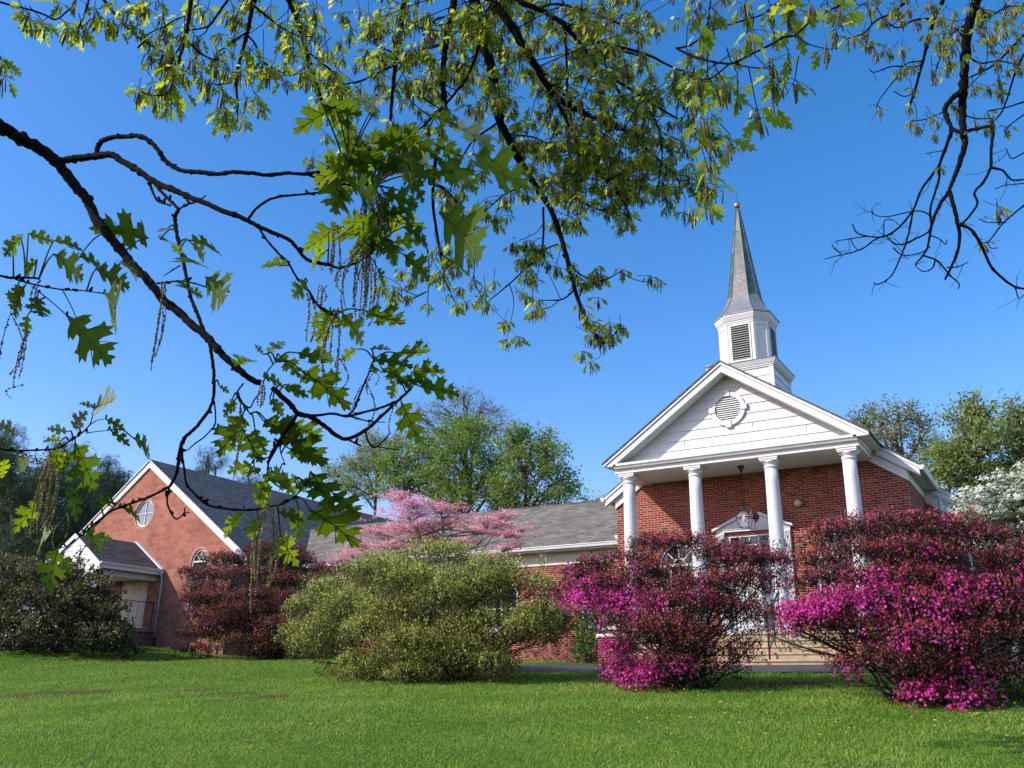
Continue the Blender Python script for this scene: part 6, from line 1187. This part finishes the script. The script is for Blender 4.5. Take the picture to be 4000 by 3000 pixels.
RB = [
 ('K7', 36, 24, .0, .3, [(1570,-160),(1540,0),(1500,120),(1480,300),(1470,450),(1465,600),(1470,720)]), ('K7', 24, 12, .0, .0, [(1470,720),(1478,780),(1450,880),(1420,960),(1385,1045)]),
 ('K7', 14, 6, .0, .0, [(1385,1045),(1340,1110),(1310,1180),(1290,1260),(1270,1350),(1210,1430)]), ('K7', 16, 8, .0, .0, [(1395,1030),(1420,1120),(1440,1210),(1450,1280),(1440,1350),(1410,1430),(1370,1510)]),
 ('K7', 12, 7, .0, .0, [(1450,1213),(1510,1240),(1570,1330),(1620,1440),(1690,1510),(1750,1550),(1797,1560),(1850,1600)]), ('K7', 5, 3, .0, .0, [(1750,1550),(1760,1590),(1770,1615)]),
 ('K7', 22, 10, -.1, .15, [(1467,500),(1420,520),(1370,590),(1390,660),(1405,700),(1380,780),(1340,890)]), ('K7', 10, 5, -.1, .0, [(1340,890),(1290,960),(1240,1030),(1200,1130),(1130,1220),(1060,1270),(990,1280),(900,1260),(870,1210)]),
 ('K7', 16, 12, -.1, .0, [(1405,700),(1440,710),(1470,722)]), ('K7', 12, 7, .1, .0, [(1470,715),(1540,695),(1625,690),(1620,800),(1617,900),(1580,980),(1530,1040),(1545,1100),(1500,1170),(1455,1215)]), ('K7', 10, 5, .1, .0, [(1617,905),(1680,920),(1730,970),(1797,970)]),
 ('K7', 9, 5, -.1, .0, [(1335,900),(1340,960),(1310,1060),(1290,1140),(1290,1240),(1210,1290),(1140,1320),(1090,1310),(1050,1270)]), ('K7', 6, 3, .0, .0, [(1300,1170),(1240,1140),(1150,1150),(1060,1170),(990,1160),(975,1130)]),
 ('K7', 7, 3, .0, .0, [(1090,1260),(1000,1290),(920,1345),(820,1375),(770,1385),(718,1400)]), ('K7', 5, 3, .0, .0, [(950,1275),(850,1290),(778,1302)]), ('K7', 7, 4, .0, .0, [(1200,1130),(1170,1280),(1130,1390),(1080,1490),(1010,1535),(985,1525)]),
 ('K7', 7, 4, .0, .0, [(1255,1380),(1330,1410),(1400,1490),(1445,1530),(1442,1562)]), ('K7', 6, 3, .0, .0, [(1320,1400),(1300,1450),(1250,1465),(1210,1435)]), ('K7', 5, 3, .0, .0, [(1290,1270),(1340,1290),(1375,1320),(1380,1290)]), ('K7', 5, 3, .0, .0, [(1380,1445),(1440,1440),(1495,1415)]), ('K7', 5, 3, .0, .0, [(1090,1340),(1150,1380),(1250,1360),(1290,1330)]), ('K7', 4, 3, .0, .0, [(860,1290),(880,1330),(900,1350)]), ('K7', 4, 3, .0, .0, [(810,1372),(770,1340),(762,1318)]), ('K7', 4, 3, .0, .0, [(1040,1260),(1045,1190),(1090,1190)]),
 ('K7', 14, 9, .3, .5, [(1380,-60),(1360,0),(1310,100),(1280,220),(1250,330),(1210,480),(1180,570)]), ('K7', 5, 3, .3, .0, [(1210,500),(1150,520),(1090,490)]), ('K7', 5, 3, .3, .2, [(1240,350),(1130,400),(1010,550),(1020,585)]), ('K7', 5, 3, .3, .0, [(1200,360),(1080,360),(990,390),(960,372)]), ('K7', 5, 3, .2, .2, [(1370,600),(1280,640),(1190,655)]), ('K7', 4, 3, .2, .0, [(1380,810),(1320,820),(1265,830)]),
 ('K7', 9, 5, .4, .8, [(1850,150),(1797,190),(1700,290),(1620,360),(1500,420),(1480,430)]), ('K7', 8, 4, .5, .6, [(1797,290),(1740,420),(1680,600),(1590,690)]), ('K7', 7, 4, .5, .3, [(1850,530),(1797,550),(1700,580),(1600,600)]), ('K7', 6, 3, .5, .2, [(1850,600),(1797,620),(1740,660),(1700,690)]), ('K7', 6, 3, .5, .0, [(1850,810),(1797,825),(1730,855),(1700,800)]), ('K7', 7, 4, .3, .3, [(1840,1090),(1797,1110),(1690,1200),(1610,1300),(1580,1310)]), ('K7', 4, 3, .3, .0, [(1690,1200),(1600,1200),(1550,1180)]), ('K7', 4, 3, .3, .0, [(1600,1310),(1620,1340),(1655,1338)]), ('K7', 4, 3, .3, .0, [(1797,990),(1700,1000),(1640,1020)]),
 ('K7', 9, 5, .3, 1.2, [(1200,-30),(1100,60),(1000,110),(930,180),(840,210)]), ('K7', 9, 4, .4, 1.0, [(1300,100),(1200,110),(1110,150),(1040,100)]), ('K7', 8, 4, .4, .9, [(1500,120),(1400,190),(1350,290),(1310,420)]), ('K7', 8, 4, .5, .9, [(1530,60),(1600,90),(1700,40),(1797,30)]), ('K7', 8, 4, .5, .8, [(1480,300),(1560,340),(1660,330),(1770,350)]), ('K7', 6, 3, .3, .4, [(1460,620),(1540,640),(1620,640)]), ('K7', 6, 3, .3, .6, [(1250,330),(1170,340),(1120,390)]),
]
RC = [('K7', [(1050,100),(930,170),(880,200),(940,230),(1130,100),(1220,110),(1070,280),(1040,250),(1140,260),(1120,380),(1150,360),(1200,350),(1190,480),(1300,380),(1380,380),(1300,620),(1320,650),(1310,720),(1350,90),(1400,200),(1420,60),(1550,80),(1600,200),(1560,40),(1650,330),(1700,380),(1770,350),(1760,200),(1720,250),(1560,350),(1520,470),(1440,600),(1420,560),(1530,650),(1660,1120),(1690,1130),(1650,1150),(1790,20),(1690,20),(870,60),(960,40),(990,30),(1100,40),(1280,180),(1450,160),(1500,230),(1620,260),(1740,300),(1600,470),(1660,420),(1500,30),(1320,40)], .3, .95)]
s = make_canopy(oak2, RB, 9.6, RC, 104, .092, .30, .45, .5, BARK_SHADE, 10, [OAK_FAR], per=(3, 5), fill=[('K7', [(830,-10),(1790,-10),(1790,380),(1500,330),(1250,260),(1000,210)], 20)])
st = Leaves(); o2 = np.array(oak2.location); rng = np.random.default_rng(9)
Q, R = knotty([o2-np.array([0, 0, .3]), o2+np.array([.05, 0, 2]), o2+np.array([0, .1, 4.5]), o2+np.array([-.2, .2, 8.0])], .30, .12, rng, amp=.03); st.tube(Q, R, 14)
for pt, off, h, r1 in (((1570,-160), 0, 6.3, .065), ((1380,-60), .3, 5.6, .025), ((1850,150), .4, 4.6, .02)):
    u, v = cv('K7', [pt])[0]; e = at_d(u, v, 9.6+off); a = o2+np.array([0, .1, h]); Q, R = knotty([a, a+(e-a)*.4+np.array([0, 0, .8]), e], .11, r1, rng, amp=.04); st.tube(Q, R, 9)
st.build('trunk', [BARK], oak2, True)
# ------------------------------------------------------------------ grass, flowers, weeds
rng = np.random.default_rng(42)
GRASS = leafmat('grass_blade', [(0, (.135, .27, .03)), (.35, (.215, .37, .045)), (.6, (.29, .44, .065)), (.82, (.40, .48, .10)), (1, (.52, .50, .19))], .45, None, .6, .12, .55)
DRY = leafmat('low_brown_weed', [(0, (.10, .045, .02)), (.5, (.17, .085, .035)), (1, (.17, .15, .045))], .2)
CLOVER = leafmat('clover_leaf', [(0, (.13, .25, .025)), (1, (.26, .38, .06))], .3)
NB = 430000
az = rng.uniform(rad(-66), rad(4), NB)
r_ = np.exp(rng.uniform(math.log(6.6), math.log(37), NB))
x = np.sin(az)*r_; y = np.cos(az)*r_
def blob0(cx, cy, sx, sy):
    p = hit_ground(cx*K, cy*K); c, s = math.cos(YAW), math.sin(YAW); dx, dy = x-p[0], y-p[1]; a = dx*c+dy*s; b_ = -dx*s+dy*c; return np.exp(-(a/sx)**2-(b_/sy)**2)
keep = ~((y > 18.75) & (x > -12.6) & (y < 24)) & (y < 27.6) & ~((x < HX1+.05) & (y > YH-.02)) & ~((x > -35.9) & (x < -32.3) & (y > PY)) & ~((x > XC-4.5) & (y > 21)) & ~((y > 16.2) & (blob0(1655, 1481, 1.45, .40) > .45) & (rng.random(NB) < .82)) & (y > -2)
x, y = x[keep], y[keep]; r_ = r_[keep]
def blob(cx, cy, sx, sy): 
    p = hit_ground(cx*K, cy*K); c, s = math.cos(YAW), math.sin(YAW)
    dx, dy = x-p[0], y-p[1]; a = dx*c+dy*s; b_ = -dx*s+dy*c; return np.exp(-(a/sx)**2-(b_/sy)**2)
wv = 1+.5*np.sin(x*5.1+y*3.7)*np.sin(y*4.3-x*2.9)
bare = np.clip((1.3*blob(110, 1500, 1.2, .55)+1.1*blob(200, 1496, .7, .4)+1.3*blob(490, 1500, .8, .35)+1.0*blob(410, 1492, .8, .35)+.5*blob(600, 1506, .7, .3)+.4*blob(40, 1530, .8, .3)+.35*blob(1700, 1545, .6, .3))*wv, 0, .97)
isb = rng.random(len(x)) < bare*.6
pk = np.ones(len(x), bool)
for cx_, cy_, sx_, sy_ in PATCH: pk &= ~((blob(cx_, cy_, sx_*1.05, sy_*1.05)*(1+.6*np.sin(x*6+y*5)*np.sin(y*7-x*4)) > .42) & (rng.random(len(x)) < .66))
x, y, r_, isb = x[pk], y[pk], r_[pk], isb[pk]
n_ = len(x); z = ground(x, y)
from_noise = np.sin(x*1.3+2*np.sin(y*.7))*np.sin(y*1.1+x*.4)+.6*np.sin(x*3.1+y*2.3)*np.sin(y*2.9-x*1.1)
h = (.036+.013*from_noise)*rng.uniform(.5, 1.4, n_)*(1+.25*(r_ > 14)); tall = rng.random(n_) < .012; h[tall] *= rng.uniform(1.6, 2.6, tall.sum())
h[isb] *= .45
P = np.stack([x, y, z-.004], -1); D = rng.normal(size=(n_, 3))*.42+np.array([.05, .08, 1.0]); Nn = unit(n_, rng); Nn[:, 2] *= .3
w = (.0032+.00034*r_)*rng.uniform(.7, 1.3, n_)/h
g = Leaves()
BL = np.array([(0,-.5,0),(0,.5,0),(.55,.42,.06),(.55,-.42,.06),(1,0,.24)])
Dn = D/np.linalg.norm(D, axis=1, keepdims=True); B = np.cross(Nn, Dn); B /= np.linalg.norm(B, axis=1, keepdims=True); C = np.cross(Dn, B)
W = P[:, None, :]+h[:, None, None]*(BL[None, :, 0:1]*Dn[:, None, :]+BL[None, :, 1:2]*w[:, None, None]*B[:, None, :]+BL[None, :, 2:3]*C[:, None, :]*rng.uniform(.2, 2.0, n_)[:, None, None])
base = np.arange(n_)*5; pat = np.sin(x*.9+y*1.7)+np.sin(x*2.3-y*.8+1)+np.sin(x*.35+y*.5); mi = np.where(isb | (rng.random(n_) < .015), 1, np.where(rng.random(n_) < np.where(pat > .9, .45, .08), 2, 0))
np_mesh_o = np_mesh('grass', W.reshape(-1, 3), [base[:, None]+np.array([0, 1, 2, 3]), base[:, None]+np.array([3, 2, 4])], [GRASS, DRY, CLOVER], [mi, mi])
tag(np_mesh_o, 'short spring grass of the lawn', 'grass', None, 'stuff')
YEL = leafmat('dandelion_yellow', [(0, (.62, .42, .02)), (1, (.75, .55, .05))], .2)
GRST = simple('flower_stalk', (.10, .16, .04), .7); DRYST = simple('dry_grass_stalk', (.30, .28, .14), .8)
mb = MB(); mb.tube([(0, 0, 0), (.004, .003, .05), (.002, .006, .085)], [.0025, .002, .002], 5, 1)
for k in range(14):
    a = k*2.4; c_, s_ = math.cos(a), math.sin(a); q = .007+.016*(k/14); 
    mb.face([(0, .006, .086), (c_*q-s_*.005, s_*q+.006+c_*.005, .096), (c_*q*1.25, s_*q*1.25+.006, .095), (c_*q+s_*.005, s_*q+.006-c_*.005, .096)], 0)
mb.lathe([(.004, .084), (.013, .090), (.011, .097), (.002, .100)], (0, .006, 0), 8, 0)
fl0 = mb.build('dandelion', [YEL, GRST])
LABD = 'tiny yellow dandelion open in the lawn grass'
for k in range(90):
    if k < 62: u, v = rng.uniform(2300, 3990), rng.triangular(2700, 2790, 2960)
    elif k < 80: u, v = rng.uniform(1500, 2600), rng.uniform(2665, 2900)
    else: u, v = rng.uniform(100, 1500), rng.uniform(2700, 2980)
    p = hit_ground(u, v); o = fl0 if k == 0 else fl0.copy()
    if k: COL.objects.link(o)
    o.location = (p[0], p[1], gz(p[0], p[1])); o.rotation_euler = (rng.normal()*.15, rng.normal()*.15, rng.uniform(0, 6.28)); s_ = rng.uniform(.8, 1.35); o.scale = (s_, s_, s_)
    tag(o, LABD, 'flower', 'dandelions in the lawn')
for (u0, v0, u1, v1, lab) in ((342, 2985, 356, 2880, 'tall pale grass stalk near the lower left corner of the lawn'), (1578, 2785, 1580, 2705, 'thin pale grass stalk standing below the olive bush')):
    p = hit_ground(u0, v0); q = at_d(u1, v1, np.linalg.norm(p)); mb = MB(); mb.tube([p, (p+q)/2+np.array([.008, 0, 0]), q], [.0035, .003, .002], 5)
    mb.tube([q-np.array([0, 0, .05]), q, q+np.array([.003, 0, .03])], [.003, .005, .001], 5)
    s = mb.build('grass_stalk', DRYST); tag(s, lab, 'grass stalk', 'tall stalks in the lawn')
